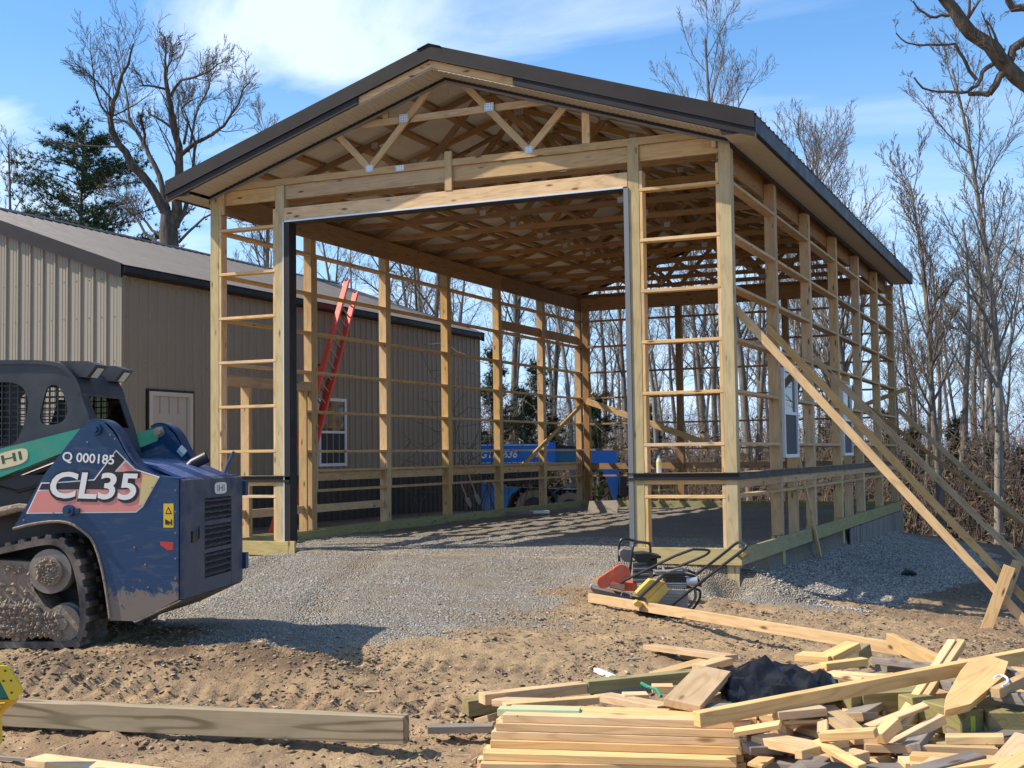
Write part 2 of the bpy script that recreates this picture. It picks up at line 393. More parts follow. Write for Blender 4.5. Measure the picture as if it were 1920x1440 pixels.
def ground_h(x, y):
    x = np.asarray(x, float); y = np.asarray(y, float)
    z = base_h(x, y); g = gmask(x, y); near = 1-sstep(16, 30, np.hypot(x-3.6, y+14.7)); ins = inside(x, y)
    z = z+fbm(x, y, 1.8, 3)*.035*(1-.6*ins)+fbm(x+9, y+4, .45, 3)*.022*near*(1-g*.6)
    dirt = (1-g)*near
    z = z+dirt*(np.abs(fbm(x, y, .16, 3))*.040+np.abs(fbm(x+5, y, .055, 2))*.016+np.maximum(fbm(x*1.3, y*1.3+40, .07, 2), 0)*.03+np.maximum(fbm(x*.6, y*1.5+80, .35, 3), 0)*.035)
    # loader track prints: cleated ruts crossing the yard in front of the machine
    for (ax, ay, dx_, dy_, wid) in ((-3.0, -8.35, .952, .305, .34), (-3.1, -7.15, .952, .305, .34), (-5.6, -1.2, .42, -.9, .3), (-4.3, -1.0, .42, -.9, .3)):
        s_ = (x-ax)*dx_+(y-ay)*dy_; q = -(x-ax)*dy_+(y-ay)*dx_+.12*np.sin(s_*.6)
        m_ = np.exp(-(q/wid*1.6)**4)*sstep(-2, -.5, s_)*(1-sstep(4.5, 7, s_)); z = z-m_*.03*near+m_*.018*np.sin(s_*2*np.pi/.13)*(1-g*.5)*near
    # spoil heaps pushed up by the tracks
    for (px, py, rx, ry, hh) in ((-2.62, -8.05, .42, .30, .11), (-3.3, -8.2, .5, .3, .06), (-1.55, -7.05, .55, .3, .12), (-.95, -7.25, .4, .25, .09), (-2.0, -7.75, .5, .2, .05)):
        e = ((x-px)/rx)**2+((y-py)/ry)**2; z = z+hh*np.exp(-e*1.2)*(1+.35*fbm(x, y, .12, 3))
    # furrow / ruts on the floor inside
    z = z+np.where(ins, .03*fbm(x*.35, y+3, .4, 3), 0)
    return z
def axis_grid(segs):
    a = [segs[0][0]]
    for (s0, s1, st) in segs:
        n = max(1, int(round((s1-s0)/st))); a += list(np.linspace(s0, s1, n+1)[1:])
    return np.array(a)
def geo(a, b, n):  # geometric outward spacing
    k = np.linspace(0, 1, n+1)[1:]; return a+(b-a)*(np.exp(k*4.5)-1)/(np.exp(4.5)-1)
gx_ = np.r_[geo(-9, -1200, 40)[::-1], axis_grid([(-9, -5, .06), (-5, 4.5, .032), (4.5, 9, .08)]), geo(9, 1200, 40)]
gy_ = np.r_[geo(-10.5, -600, 20)[::-1], axis_grid([(-10.5, -3, .03), (-3, .6, .04), (.6, 16, .085)]), geo(16, 1500, 46)]
XX, YY = np.meshgrid(gx_, gy_); ZZ = ground_h(XX, YY); nx, ny = len(gx_), len(gy_)
ii = np.arange(nx*ny).reshape(ny, nx); FF = np.stack([ii[:-1, :-1], ii[:-1, 1:], ii[1:, 1:], ii[1:, :-1]], -1).reshape(-1, 4)
def ground_material():
    m = mat('ground_earth', (.3, .2, .12), .95, 0, .2); t, NN, LL, b = nodes(m); P = coord(t)
    at_ = NN('ShaderNodeAttribute'); at_.attribute_name = 'gravel'; g = at_.outputs['Fac']
    a2 = NN('ShaderNodeAttribute'); a2.attribute_name = 'litter'; lt = a2.outputs['Fac']
    # earth
    n1 = noise(t, P, 1.1, 6, .6); n2 = noise(t, P, 9, 6, .65); n3 = noise(t, P, 55, 4, .6)
    e1 = mixc(t, ramp(t, n1, (.35, 0.0), (.65, 1.0)), (.35, .245, .135), (.40, .272, .14))
    e1 = mixc(t, ramp(t, n2, (.40, 0.0), (.72, .8)), e1, (.21, .142, .085))
    e1 = mixc(t, ramp(t, n3, (.50, 0.0), (.75, .55)), e1, (.52, .42, .30))
    e1 = mixc(t, ramp(t, noise(t, P, .45, 3), (.5, 0.0), (.66, .45)), e1, (.36, .20, .10))
    # fine litter / bits in the soil
    e1 = mixc(t, ramp(t, noise(t, P, .8, 5, .6, .6), (.46, 0.0), (.66, .75)), e1, (.17, .115, .075))
    l1 = mixc(t, ramp(t, noise(t, mapping(t, P, (1, 1, 1)), 30, 5, .7), (.42, 0.0), (.6, 1.0)), (.10, .065, .042), (.24, .17, .12))
    e1 = mixc(t, lt, e1, l1)
    a3 = NN('ShaderNodeAttribute'); a3.attribute_name = 'dark_soil'; e1 = mixc(t, a3.outputs['Fac'], e1, mixc(t, n2, (.105, .07, .042), (.16, .108, .065)))
    # crushed stone
    v = NN('ShaderNodeTexVoronoi'); v.inputs['Scale'].default_value = 58; LL(P, v.inputs['Vector'])
    v2 = NN('ShaderNodeTexVoronoi'); v2.inputs['Scale'].default_value = 70; LL(P, v2.inputs['Vector'])
    sv = NN('ShaderNodeSeparateColor'); LL(v.outputs['Color'], sv.inputs[0])
    gc = mixc(t, sv.outputs[0], (.27, .245, .208), (.52, .475, .395))
    gc = mixc(t, ramp(t, v.outputs['Distance'], (.3, 0.0), (.62, .45)), gc, (.11, .102, .095))
    gc = mixc(t, ramp(t, n1, (.5, 0.0), (.75, .45)), gc, (.42, .355, .27))
    gc = mixc(t, ramp(t, noise(t, mapping(t, P, (.9, 2.6, 1), rot=(0, 0, .5)), 1.0, 5, .6, .5), (.40, 0.0), (.60, .70)), gc, (.29, .225, .15))
    gg = math_(t, 'ADD', g, math_(t, 'MULTIPLY', math_(t, 'SUBTRACT', n2, .5), .9))
    LL(mixc(t, ramp(t, gg, (.40, 0.0), (.62, 1.0)), e1, gc), b.inputs['Base Color'])
    hgt = math_(t, 'ADD', math_(t, 'MULTIPLY', n2, .6), math_(t, 'ADD', math_(t, 'MULTIPLY', n3, .4), math_(t, 'MULTIPLY', math_(t, 'MULTIPLY', v.outputs['Distance'], g), -1.4)))
    bump(t, hgt, .9, .03)
    return m
M_ground = ground_material()
gme = mesh('ground', np.stack([XX.ravel(), YY.ravel(), ZZ.ravel()], -1), FF, M_ground, smooth=True)
def add_attr(me, name, vals):
    a = me.attributes.new(name, 'FLOAT', 'POINT'); a.data.foreach_set('value', np.asarray(vals, dtype=np.float32).ravel())
add_attr(gme, 'gravel', gmask(XX, YY))
far_ = np.hypot(XX-3.6, YY+14.7)
lit = np.clip(sstep(15, 19, far_)*(1-inside(XX, YY)*1.0)*1.0+sstep(2.2, 3.5, XX)*sstep(-2, .5, YY)*.9+np.clip(fbm(XX, YY, .9, 3), 0, 1)*.5, 0, 1)*(1-gmask(XX, YY))
add_attr(gme, 'litter', lit)
dark_soil = np.clip(sum(a*np.exp(-(((XX-px)*.952+(YY-py)*.305)/rx)**2-((-(XX-px)*.305+(YY-py)*.952)/ry)**2) for px, py, rx, ry, a in ((-1.9, -7.3, .8, .36, .8), (-2.9, -8.1, .6, .2, .4), (-.9, -7.15, .5, .22, .6), (-2.5, -6.6, .9, .5, .7)))*(1+1.6*fbm(XX, YY, .35, 4)), 0, 1); add_attr(gme, 'dark_soil', dark_soil)  # soft dark brown patches in the soil around the loader
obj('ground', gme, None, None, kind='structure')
def gh(x, y): return float(ground_h(np.array([x]), np.array([y]))[0])
# loose stones, clods and chips lying on the ground (nobody could count them)
def scatter(name, n, box, prob, size, flat, mats, seed, dens_k=1.0):
    rs = np.random.RandomState(seed); xs = rs.uniform(box[0], box[1], n); ys = rs.uniform(box[2], box[3], n)
    keep = rs.rand(n) < prob(xs, ys); xs = xs[keep]; ys = ys[keep]; n = len(xs); zs = ground_h(xs, ys)
    s = size[0]+(size[1]-size[0])*rs.rand(n)**2.2
    oc = np.array([(1,0,0),(-1,0,0),(0,1,0),(0,-1,0),(0,0,1),(0,0,-1)], float); of = np.array([(0,2,4),(2,1,4),(1,3,4),(3,0,4),(2,0,5),(1,2,5),(3,1,5),(0,3,5)])
    V = oc[None]*(1+.6*(rs.rand(n, 6, 1)-.5))
    V = V+(rs.rand(n, 6, 3)-.5)*.5
    V[:, :, 2] *= flat; V[:, :, 0] *= (1+rs.rand(n, 1)*.9)
    a = rs.rand(n)*2*np.pi; tl = (rs.rand(n)-.5)*1.0; ca, sa, ct, st = np.cos(a), np.sin(a), np.cos(tl), np.sin(tl)
    x_, y_, z_ = V[..., 0], V[..., 1], V[..., 2]
    y2 = y_*ct[:, None]-z_*st[:, None]; z2 = y_*st[:, None]+z_*ct[:, None]
    x3 = x_*ca[:, None]-y2*sa[:, None]; y3 = x_*sa[:, None]+y2*ca[:, None]
    V = np.stack([x3*s[:, None]+xs[:, None], y3*s[:, None]+ys[:, None], z2*s[:, None]+zs[:, None]+s[:, None]*flat*.25], -1).reshape(-1, 3)
    F = (of[None]+(np.arange(n)*6)[:, None, None]).reshape(-1, 3)
    mi = np.repeat(rs.randint(0, len(mats), n), 8)
    me = mesh(name, V, F, mats, mi); return obj(name, me, None, None, kind='stuff')
stone_m = [mat('stone_a', (.28, .258, .225), .9), mat('stone_b', (.40, .37, .32), .9), mat('stone_c', (.50, .46, .395), .9), mat('stone_d', (.15, .142, .135), .9), mat('stone_e', (.38, .32, .25), .9)]
scatter('gravel_stones', 190000, (-7.2, 2.6, -7.5, 3.5), lambda x, y: np.clip(gmask(x, y)*1.2-.3, 0, 1)*np.clip(.62+fbm(x+30, y, .9, 3)*1.3, .12, 1), (.0045, .012), .6, stone_m, 1)
scatter('shoulder_stones', 60000, (0.02, 2.6, -.2, 13), lambda x, y: np.clip(gmask(x, y)*1.3-.35, 0, 1)*.9, (.008, .019), .7, stone_m, 2)
clod_m = [mat('clod_a', (.24, .165, .095), .95), mat('clod_b', (.31, .215, .125), .95), mat('clod_c', (.15, .10, .06), .95), mat('clod_d', (.38, .28, .175), .95)]
def pr_clod(x, y):
    h = np.exp(-(((x+2.7)/.7)**2+((y+8.05)/.35)**2))+np.exp(-(((x+1.3)/.9)**2+((y+7.1)/.4)**2))
    return np.clip((1-gmask(x, y))*(.05+np.clip(fbm(x, y, .8, 4), 0, 1)*1.6+h*.9), 0, 1)
scatter('soil_clods', 110000, (-4.5, 4.5, -10.2, -1), pr_clod, (.003, .019), .6, clod_m, 3)
chip_m = [mat('chip_a', (.34, .25, .16), .9), mat('chip_b', (.17, .11, .07), .9), mat('chip_c', (.50, .40, .28), .9), mat('chip_d', (.10, .065, .045), .9), mat('chip_e', (.23, .17, .12), .9)]
scatter('leaf_litter', 110000, (-4.5, 8, -10.2, 4), lambda x, y: (1-gmask(x, y))*np.clip(.30+fbm(x+3, y, .7, 3)*1.4+sstep(1.5, 3.5, x)*.6, 0, 1), (.006, .022), .12, chip_m, 4)

# straw and thin slivers on the soil
rs = np.random.RandomState(31); n = 16000; xs, ys = rs.uniform(-4.5, 5, n), rs.uniform(-10.2, 1, n); k = rs.rand(n) < (1-gmask(xs, ys)*.8)*np.clip(.35+fbm(xs+11, ys, .8, 3)*1.6, 0, 1); xs, ys = xs[k], ys[k]; n = len(xs); zs = ground_h(xs, ys)+.004
a = rs.rand(n)*6.283; L = rs.uniform(.012, .055, n)*(.5+rs.rand(n)); w_ = rs.uniform(.0015, .004, n); dx_, dy_ = np.cos(a), np.sin(a); lf = rs.uniform(-.004, .012, n)
V = np.stack([np.stack([xs-dx_*L-dy_*w_, ys-dy_*L+dx_*w_, zs], -1), np.stack([xs-dx_*L+dy_*w_, ys-dy_*L-dx_*w_, zs], -1), np.stack([xs+dx_*L+dy_*w_, ys+dy_*L-dx_*w_, zs+lf], -1), np.stack([xs+dx_*L-dy_*w_, ys+dy_*L+dx_*w_, zs+lf], -1)], 1).reshape(-1, 3)
obj('straw', mesh('straw', V, np.arange(n*4).reshape(-1, 4), [mat('straw_pale', (.52, .42, .26), .9), mat('straw_brown', (.26, .18, .10), .9), mat('straw_dark', (.12, .08, .05), .9)], rs.choice([0, 1, 1, 2], n)), None, None, kind='stuff')
# ------------------------------------------------------------------ pole barn
barn = root('pole_barn', 'open timber frame of a tall pole barn with bronze metal roof and no siding yet', 'pole barn', (-W/2, 0, 0))
XC = -W/2
def zr(x): return 6.22-.327*abs(x-XC)
def prm(name, poly, y0, y1, mats, mi=0, **p):
    mb = MB(); mb.prism(poly, y0, y1, mi); return mb.build(name, mats, barn, **p)
def rprism(name, xa, xb, y0, y1, o0, o1, m, **p):
    return prm(name, [(xa, zr(xa)+o0), (xb, zr(xb)+o0), (xb, zr(xb)+o1), (xa, zr(xa)+o1)], y0, y1, m, **p)
pd = .14
# posts
def post(x0, y0, ztop, joint=False, m=None, zb=-1.0):
    j = .0 if joint else -.185
    if joint:
        p = abox('post', x0, x0+pd, y0, y0+pd, j+.004, ztop, m or M_spf, barn)
        abox('treated_base', x0-.006, x0+pd+.006, y0-.004, y0+pd+.004, zb, j, M_post, p)
    else:
        p = abox('post', x0, x0+pd, y0, y0+pd, zb, ztop, m or M_post, barn)
    return p
post(-pd, 0, 4.84, zb=-1.0); post(-W, 0, 4.84)
post(-6.275, 0, 4.79); post(-1.255, 0, 4.86)
for i in range(1, 7):
    post(-pd, i*B, 4.66, True); post(-W, i*B, 4.66, True)
for x0 in (-7.14, -4.86, -2.40): post(x0, 6*B+.0, 4.66, True, m=M_shadewood)
# front beams, header, blocks
for (a, b_) in ((-W+pd, -6.277), (-6.133, -3.64), (-3.636, -1.257), (-1.113, -pd-.002)):
    abox('front_beam', a, b_, .03, .068, 4.60, 4.79, M_spf, barn)
for (a, b_) in ((-6.133, -3.64), (-3.636, -1.257)): abox('front_beam', a, b_, .071, .109, 4.60, 4.79, M_spf, barn)
abox('header', -6.132, -1.258, -.004, .034, 4.30, 4.475, M_cut, barn)
abox('hanging_block', -3.70, -3.60, -.012, .026, 4.476, 4.985, M_spf, barn)
abox('hanging_block', -7.198, -7.11, -.01, .028, 4.47, 4.80, M_spf, barn)
abox('hanging_block', -.215, -.165, -.012, .026, 4.66, 5.0, M_cut, barn)
# door opening trim
mb = MB(); mb.box(-6.133, -6.045, .002, .16, -.02, 4.278, 0); mb.box(-6.145, -6.131, -.016, .0, -.18, 4.285, 1); mb.box(-6.13, -6.045, -.012, .0, -.18, 4.285, 0); mb.build('door_jamb_trim', [M_bronze, M_gal], barn)
M_jamb = mat('jamb_grey_reflection', (.20, .20, .205), .4, .3)  # brown trim metal with its grey reflection put into the colour
mb = MB(); mb.box(-1.30, -1.2565, .002, .16, -.2, 4.285, 0); mb.box(-1.305, -1.245, -.016, 0, -.2, 4.285, 1); mb.build('door_jamb_trim', [M_bronze, M_jamb], barn)
mb = MB(); mb.box(-6.04, -1.31, .002, .16, 4.262, 4.298, 0); mb.box(-6.12, -1.31, -.018, .002, 4.280, 4.30, 1); mb.build('door_head_trim', [M_bronze, M_gal], barn)
# girts of the front bays
for (a, b_) in ((-W+pd+.001, -6.276), (-1.114, -pd-.001)):
    for k in range(1, 8):
        abox('girt', a, b_, .0, .14, k*G-.038, k*G, M_cut, barn)
    zs = [0]+[k*G for k in range(1, 8)]+[4.48]
    for xx in (a+.001, b_-.039):
        for z0, z1 in zip(zs[:-1], zs[1:]):
            z1b = z1-.04 if z1 < 4.4 else 4.478
            if z0 == G:
                abox('block', xx, xx+.038, .004, .136, z0+.002, .73, M_cut, barn); abox('block', xx, xx+.038, .004, .136, .872, z1b, M_cut, barn)
            else: abox('block', xx, xx+.038, .004, .136, z0+.002, z1b, M_cut, barn)
    abox('sill_board', a, b_, .0, .13, .832, .868, M_cut, barn)
    abox('nailer', a, b_, .002, .04, .735, .83, M_cut, barn)
def band(name, x0, x1, y0, y1, ax):
    mb = MB()
    for (o, z0, z1) in ((.028, .855, .868), (.012, .81, .855), (.026, .785, .812)):
        if ax == 'x': mb.box(x0, x1, -o, 0, z0, z1)
        else: mb.box(0, o, y0, y1, z0, z1)
    return mb.build(name, M_bronze, barn)
for (a, b_) in ((-W-.02, -6.05), (-1.32, .028)): band('drip_trim', a, b_, 0, 0, 'x')
for j in range(4): band('drip_trim', 0, 0, -.0+j*3.56, j*3.56+3.555, 'y')
# skirt boards
abox('skirt_board', -W-.04, -6.06, -.042, -.002, -.19, -.004, M_post, barn); abox('skirt_board', -6.056, -5.96, -.042, -.002, -.20, .0, M_post, barn)
abox('skirt_board', -1.27, .04, -.042, -.002, -.19, 0, M_post, barn)
for j in range(3):
    y0, y1 = j*4.75, min((j+1)*4.75-.003, LB)
    abox('skirt_board', .002, .042, y0, y1, -.19, 0, M_treat, barn); abox('skirt_board', -W-.042, -W-.002, y0, y1, -.19, 0, M_treat, barn)
    abox('skirt_board', -W+.141, -W+.179, y0, y1, -.19, -.002, M_treat, barn)
for (a, b_) in ((-W, -3.6), (-3.597, 0)): abox('skirt_board', a, b_, LB+.002, LB+.04, -.19, 0, M_treat, barn); abox('skirt_board', a, b_, LB-.182, LB-.144, -.19, .0, M_treat, barn)
rg = random.Random(5); yy = 7.4
while yy < LB-.05:
    w_ = rg.choice((.09, .14, .14)); abox('skirt_plank', .044+rg.uniform(0, .008), .07+rg.uniform(0, .012), yy, yy+w_-.006, -1.1, -.19-rg.uniform(0, .01), M_greyw, barn); yy += w_  # the planks' dark tone is shade put into the colour
# girts of the side walls
def sgirt(x0, i, k, y0=None, y1=None, m=None):
    a = i*B+pd if y0 is None else y0; b_ = (i+1)*B if y1 is None else y1
    abox('girt', x0, x0+pd, a+.001, b_-.001, k*G-.038, k*G, m or M_spf, barn)
wins = {1: (2.54, 3.44), 3: (7.235, 8.135)}
for i in range(6):
    for k in range(1, 8):
        if i in wins and k in (2, 3): sgirt(-pd, i, k, wins[i][1]+.045)
        else: sgirt(-pd, i, k)
        if i == 0 and k in (1, 2, 3): sgirt(-W, i, k, 2.24) if k != 1 else None
        else: sgirt(-W, i, k)
    abox('nailer', -.042, -.002, i*B+pd+.001, (i+1)*B-.001, .69, .83, M_spf, barn)
    abox('sill_board', -.135, -.0, i*B+pd+.001, (i+1)*B-.001, .832, .868, M_spf, barn)
    if i > 0:
        abox('nailer', -W+.002, -W+.04, i*B+pd+.001, (i+1)*B-.001, .74, .88, M_spf, barn)
        abox('sill_board', -W, -W+.13, i*B+pd+.001, (i+1)*B-.001, .882, .918, M_spf, barn)
    if i < 2: abox('nailer', -W+.045, -W+.083, i*B+pd+.001, (i+1)*B-.001, .255, .375, M_spf, barn)
    for x0 in (-W, -pd):
        for k in range(1, 7):       # spacer blocks on the posts hold the girts
            for yb in (i*B+pd+.001,):
                if x0 == -W and k > 0 and not (i == 0 and k < 4): abox('block', x0+.004, x0+.136, yb, yb+.037, k*G+.002, (k+1)*G-.04, M_spf, barn)
# side door opening, left wall
abox('stud', -W, -W+.14, .70, .74, -.15, 2.12, M_spf, barn); abox('stud', -W, -W+.14, .745, .785, -.15, 2.12, M_spf, barn)
abox('stud', -W, -W+.14, 2.20, 2.238, -.15, 2.12, M_spf, barn)
abox('door_header', -W, -W+.04, .145, 2.345, 2.125, 2.265, M_spf, barn); abox('door_header', -W+.10, -W+.14, .145, 2.345, 2.125, 2.265, M_spf, barn)
abox('girt', -W+.05, -W+.09, 4*B+.15, 6*B-.01, 3.70, 3.89, M_shadewood, barn)
# window framing and windows, right wall
for i, (y0, y1) in wins.items():
    abox('stud', -.14, 0, y1+.003, y1+.041, .872, 2.44-.04, M_spf, barn); abox('stud', -.14, 0, y1+.003, y1+.041, -.1, .73, M_spf, barn)
    abox('stud', -.14, -.1, y0-.04, y0-.002, .872, 2.4, M_spf, barn)
    abox('girt', -.14, 0, y0, y1, 2.24, 2.278, M_spf, barn)
    wz0, wz1 = 1.02, 2.22
    mb = MB(); f = .045
    mb.box(-.03, .035, y0, y0+f, wz0, wz1); mb.box(-.03, .035, y1-f, y1, wz0, wz1); mb.box(-.03, .035, y0+f, y1-f, wz0, wz0+f); mb.box(-.03, .035, y0+f, y1-f, wz1-f, wz1)
    fr = mb.build('window', M_white, barn)
    mb = MB(); mb.box(-.004, .0, y0+f, y1-f, (wz0+wz1)/2+.02, wz1-f); mb.build('pane', M_glass, fr)
    mb = MB(); mb.box(-.006, .022, y0+f, y1-f, (wz0+wz1)/2-.022, (wz0+wz1)/2+.018); mb.build('meeting_rail', M_white, fr)
    mb = MB(); mb.box(.004, .010, y0+f, y1-f, wz0+f, (wz0+wz1)/2-.024); mb.build('insect_screen', M_screen, fr)
# back wall
xs = [(-W+pd, -7.142), (-6.998, -4.862), (-4.718, -2.402), (-2.258, -pd)]
for (a, b_) in xs:
    for k in range(1, 8): abox('girt', a+.001, b_-.001, LB-.14, LB, k*G-.038, k*G, M_shadewood, barn)
    abox('nailer', a+.001, b_-.001, LB-.04, LB, .74, .88, M_shadewood, barn)
# carrier beams under the trusses
for x0 in (-pd-.041, -W+pd+.003):
    for j in range(3): abox('carrier_beam', x0, x0+.038, .072 if j == 0 else j*4.75, (j+1)*4.75-.003 if j < 2 else LB, 4.48, 4.79, M_shadewood, barn)
for x0 in (-pd-.0, ): pass
for (a, b_) in ((-W+.2, -3.6), (-3.597, -.2)): abox('carrier_beam', a, b_, LB-.20, LB-.162, 4.48, 4.79, M_shadewood, barn)
# trusses
HT = .6; ts = [(-W+.04, 4.835), (-.04, 4.835)]
def member(name, xa, za, xb, zb_, y, par, m, w=.089, dy=0): return beam(name, (xa, y+dy, za), (xb, y+dy, zb_), w, .038, (0, 0, 1) if abs(xb-xa) > abs(zb_-za) else (1, 0, 0), m, par)
def plate(par, x, z, y, w=.10, h=.075):
    MM = Matrix.Translation((x, y, z)); key = ('pl', w, h)
    if key not in _mc:
        mb = MB(); mb.box(-w/2, w/2, -.001, .001, -h/2, h/2)
        for i in range(5):
            for j in range(3): px, pz = -w/2+w*(i+.5)/5, -h/2+h*(j+.5)/3; mb.box(px-w*.025, px+w*.025, -.0016, -.0009, pz-h*.12, pz+h*.12, 1)
        _mc[key] = mesh('plate', mb.V, mb.F, [M_gal, M_black], mb.I)
    obj('gusset_plate', _mc[key], par, MM)
for i in range(13):
    y = .02 if i == 0 else i*B/2+.02
    mt = M_spf if i == 0 else M_shadewood
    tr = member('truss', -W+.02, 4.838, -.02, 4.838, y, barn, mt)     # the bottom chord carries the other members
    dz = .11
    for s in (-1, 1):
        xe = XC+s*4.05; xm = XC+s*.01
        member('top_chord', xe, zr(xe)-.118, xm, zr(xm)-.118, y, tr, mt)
        xb = XC+s*1.135; m2 = M_spf if i == 0 else M_shadewood
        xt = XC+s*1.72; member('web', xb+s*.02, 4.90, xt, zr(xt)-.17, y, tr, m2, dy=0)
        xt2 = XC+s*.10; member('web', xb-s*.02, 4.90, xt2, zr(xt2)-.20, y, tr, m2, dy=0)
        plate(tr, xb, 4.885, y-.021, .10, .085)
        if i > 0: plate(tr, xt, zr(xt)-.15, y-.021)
    if i == 0:
        member('collar', -5.30, 5.485, -2.15, 5.485, y-.0, tr, M_spf, dy=.04)
        plate(tr, -4.29, 5.49, y-.022, .125, .10); plate(tr, -3.07, 5.49, y-.022, .125, .10); plate(tr, -4.35, 4.84, y-.021, .12, .07)
        abox('spacer_block', -1.83, -1.73, .0, .038, 4.885, zr(-1.83)-.17, M_cut, tr); abox('spacer_block', -4.62, -4.54, .03, .068, 5.53, zr(-4.62)-.17, M_spf, tr)
    else:
        plate(tr, XC, zr(XC)-.15, y-.021, .14, .1)
# lateral bracing over the chords
for x in (-5.6, -3.7, -1.75): abox('lateral_brace', x, x+.089, 1.0, 13.9, 4.886, 4.924, M_shadewood, barn)
for (xa, ya, xb, yb) in ((-4.75, 1.3, -2.6, 3.6), (-2.6, 3.7, -4.75, 6.0), (-4.75, 6.1, -2.6, 8.4), (-2.6, 8.5, -4.75, 10.8), (-4.7, 10.9, -2.6, 13.4)):
    beam('diagonal_brace', (xa, ya, 5.0), (xb, yb, 5.55), .089, .038, (0, 0, 1), M_shadewood, barn)
for s in (-1, 1):
    for j in range(5):
        xa = XC+s*1.0; beam('diagonal_brace', (xa, 1.2+j*2.36, 5.0), (XC+s*.35, 2.35+j*2.36, 5.75), .089, .038, (1, 0, 0), M_shadewood, barn)
# purlins
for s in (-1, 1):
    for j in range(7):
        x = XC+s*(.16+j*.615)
        rprism('purlin', x-.045, x+.045, -.38, 14.36, -.062, -.024, M_shadewood)
# roof sheets
th = math.atan(.327); SL = 4.085/math.cos(th); nP = 16; pw = (14.40+.44)/nP
V = []; F = []; I = []
prof = []; y = 0
for r_ in range(4):
    y0 = pw*(r_/4); prof += [(y0, .018), (y0+.012, .018), (y0+.03, 0), (y0+pw/4-.03, 0), (y0+pw/4-.012, .018)]
prof.append((pw, .018))
for (py, pz) in prof: V += [(0, py, pz), (SL, py, pz)]
for i in range(len(prof)-1): F.append((2*i, 2*i+1, 2*i+3, 2*i+2)); I.append(0)
b0 = len(V); V += [(0, 0, -.006), (SL, 0, -.006), (SL, pw, -.006), (0, pw, -.006), (SL, 0, .004), (SL, pw, .004)]; F += [(b0, b0+3, b0+2, b0+1), (b0+1, b0+2, b0+5, b0+4)]; I += [1, 0]
mR = mesh('roof_sheet', V, F, [M_roofb, M_felt], I)
for s in (-1, 1):
    for j in range(nP):
        X = Vector((s*math.cos(th), 0, -math.sin(th))); Zn = Vector((s*math.sin(th), 0, math.cos(th))); Y = Zn.cross(X)
        MM = Matrix.Identity(4); yo = -.44+j*pw if Y.y > 0 else -.44+(j+1)*pw
        for k in range(3): MM[k][0] = X[k]; MM[k][1] = Y[k]; MM[k][2] = Zn[k]; MM[k][3] = (XC, yo, zr(XC)-.012)[k]
        obj('roof_panel', mR, barn, MM)
prm('ridge_cap', [(XC-.16, zr(XC)-.022), (XC, zr(XC)+.032), (XC+.16, zr(XC)-.022), (XC+.16, zr(XC)-.030), (XC, zr(XC)+.02), (XC-.16, zr(XC)-.030)], -.49, 14.44, M_roofb)
# rake and eave trim
XL, XR = -W-.40, .40
for s, xa, xb in ((-1, XL, XC), (1, XC, XR)):
    rprism('rake_trim', xa, xb, -.475, -.445, -.165, .022, M_roofb)
    rprism('rake_trim_lip', xa, xb, -.482, -.4755, -.168, -.150, M_bronze)
    xs_, xe_ = (xa, -4.71) if s < 0 else (-2.54, xb)
    rprism('fascia', xs_, xe_, -.458, -.430, -.262, -.168, M_bronze)
    rprism('sub_fascia', xa, xb, -.428, -.39, -.262, -.17, M_cut)
    rprism('rake_trim', xa, xb, 14.40, 14.43, -.165, .022, M_roofb)
    n = 13; dx_ = (xb-xa-(.40))/n; x00 = xa+.40 if s < 0 else xa
    for j in range(n):
        p0 = x00+j*dx_; mb = MB()
        mb.prism([(p0+.002, zr(p0+.002)-.278), (p0+dx_-.002, zr(p0+dx_-.002)-.278), (p0+dx_-.002, zr(p0+dx_-.002)-.270), (p0+.002, zr(p0+.002)-.270)], -.425, -.03)
        for q in (.12, .37, .62, .87):
            xq = p0+q*dx_; mb.prism([(xq, zr(xq)-.284), (xq+.012, zr(xq+.012)-.284), (xq+.012, zr(xq+.012)-.278), (xq, zr(xq)-.278)], -.425, -.03)
        mb.build('soffit_panel', M_soffit, barn)
    xi0, xi1 = (-W, XC) if s < 0 else (XC, 0)
    rprism('soffit_edge_trim', xi0, xi1, -.028, -.006, -.315, -.262, M_bronze)
    rprism('soffit_edge_trim', xi0, xi1, -.020, -.004, -.345, -.316, M_gal if 0 else mat('grey_strip', (.22, .21, .2), .6))
for x0, x1, so, xf in ((0, .385, 1, XR), (-W-.385, -W, -1, XL)):
    for j in range(4):
        ya, yb = -.44+j*3.71, -.44+(j+1)*3.71-.003
        mb = MB(); a, b_ = sorted((xf-so*.02, xf+so*.006)); mb.box(a, b_, ya, yb, 4.685, 4.872); a, b_ = sorted((xf-so*.05, xf)); mb.box(a, b_, ya, yb, 4.680, 4.6845); mb.build('eave_fascia', M_bronze, barn)
    n = 48; dy_ = 14.8/n
    for j in range(n):
        ya = -.42+j*dy_; mb = MB(); mb.box(x0+.022, x1-.01, ya+.001, ya+dy_-.001, 4.694, 4.702)
        for q in (.12, .37, .62, .87): mb.box(x0+.022, x1-.01, ya+q*dy_, ya+q*dy_+.01, 4.687, 4.694)
        mb.build('soffit_panel', M_soffit, barn)
    a, b_ = (x0+.002, x0+.02) if so > 0 else (x1-.02, x1-.002)
    mb = MB(); mb.box(a, b_, .0, 14.2, 4.64, 4.693); mb.build('soffit_edge_trim', M_bronze, barn)
    # boxed end of the eave
    a, b_ = sorted((xf-so*.385, xf-so*.001)); mb = MB()
    mb.prism([(a, 4.684), (b_, 4.684), (b_, zr(b_)-.17), (a, zr(a)-.17)], -.444, -.431); mb.build('eave_end_cap', M_bronze, barn)
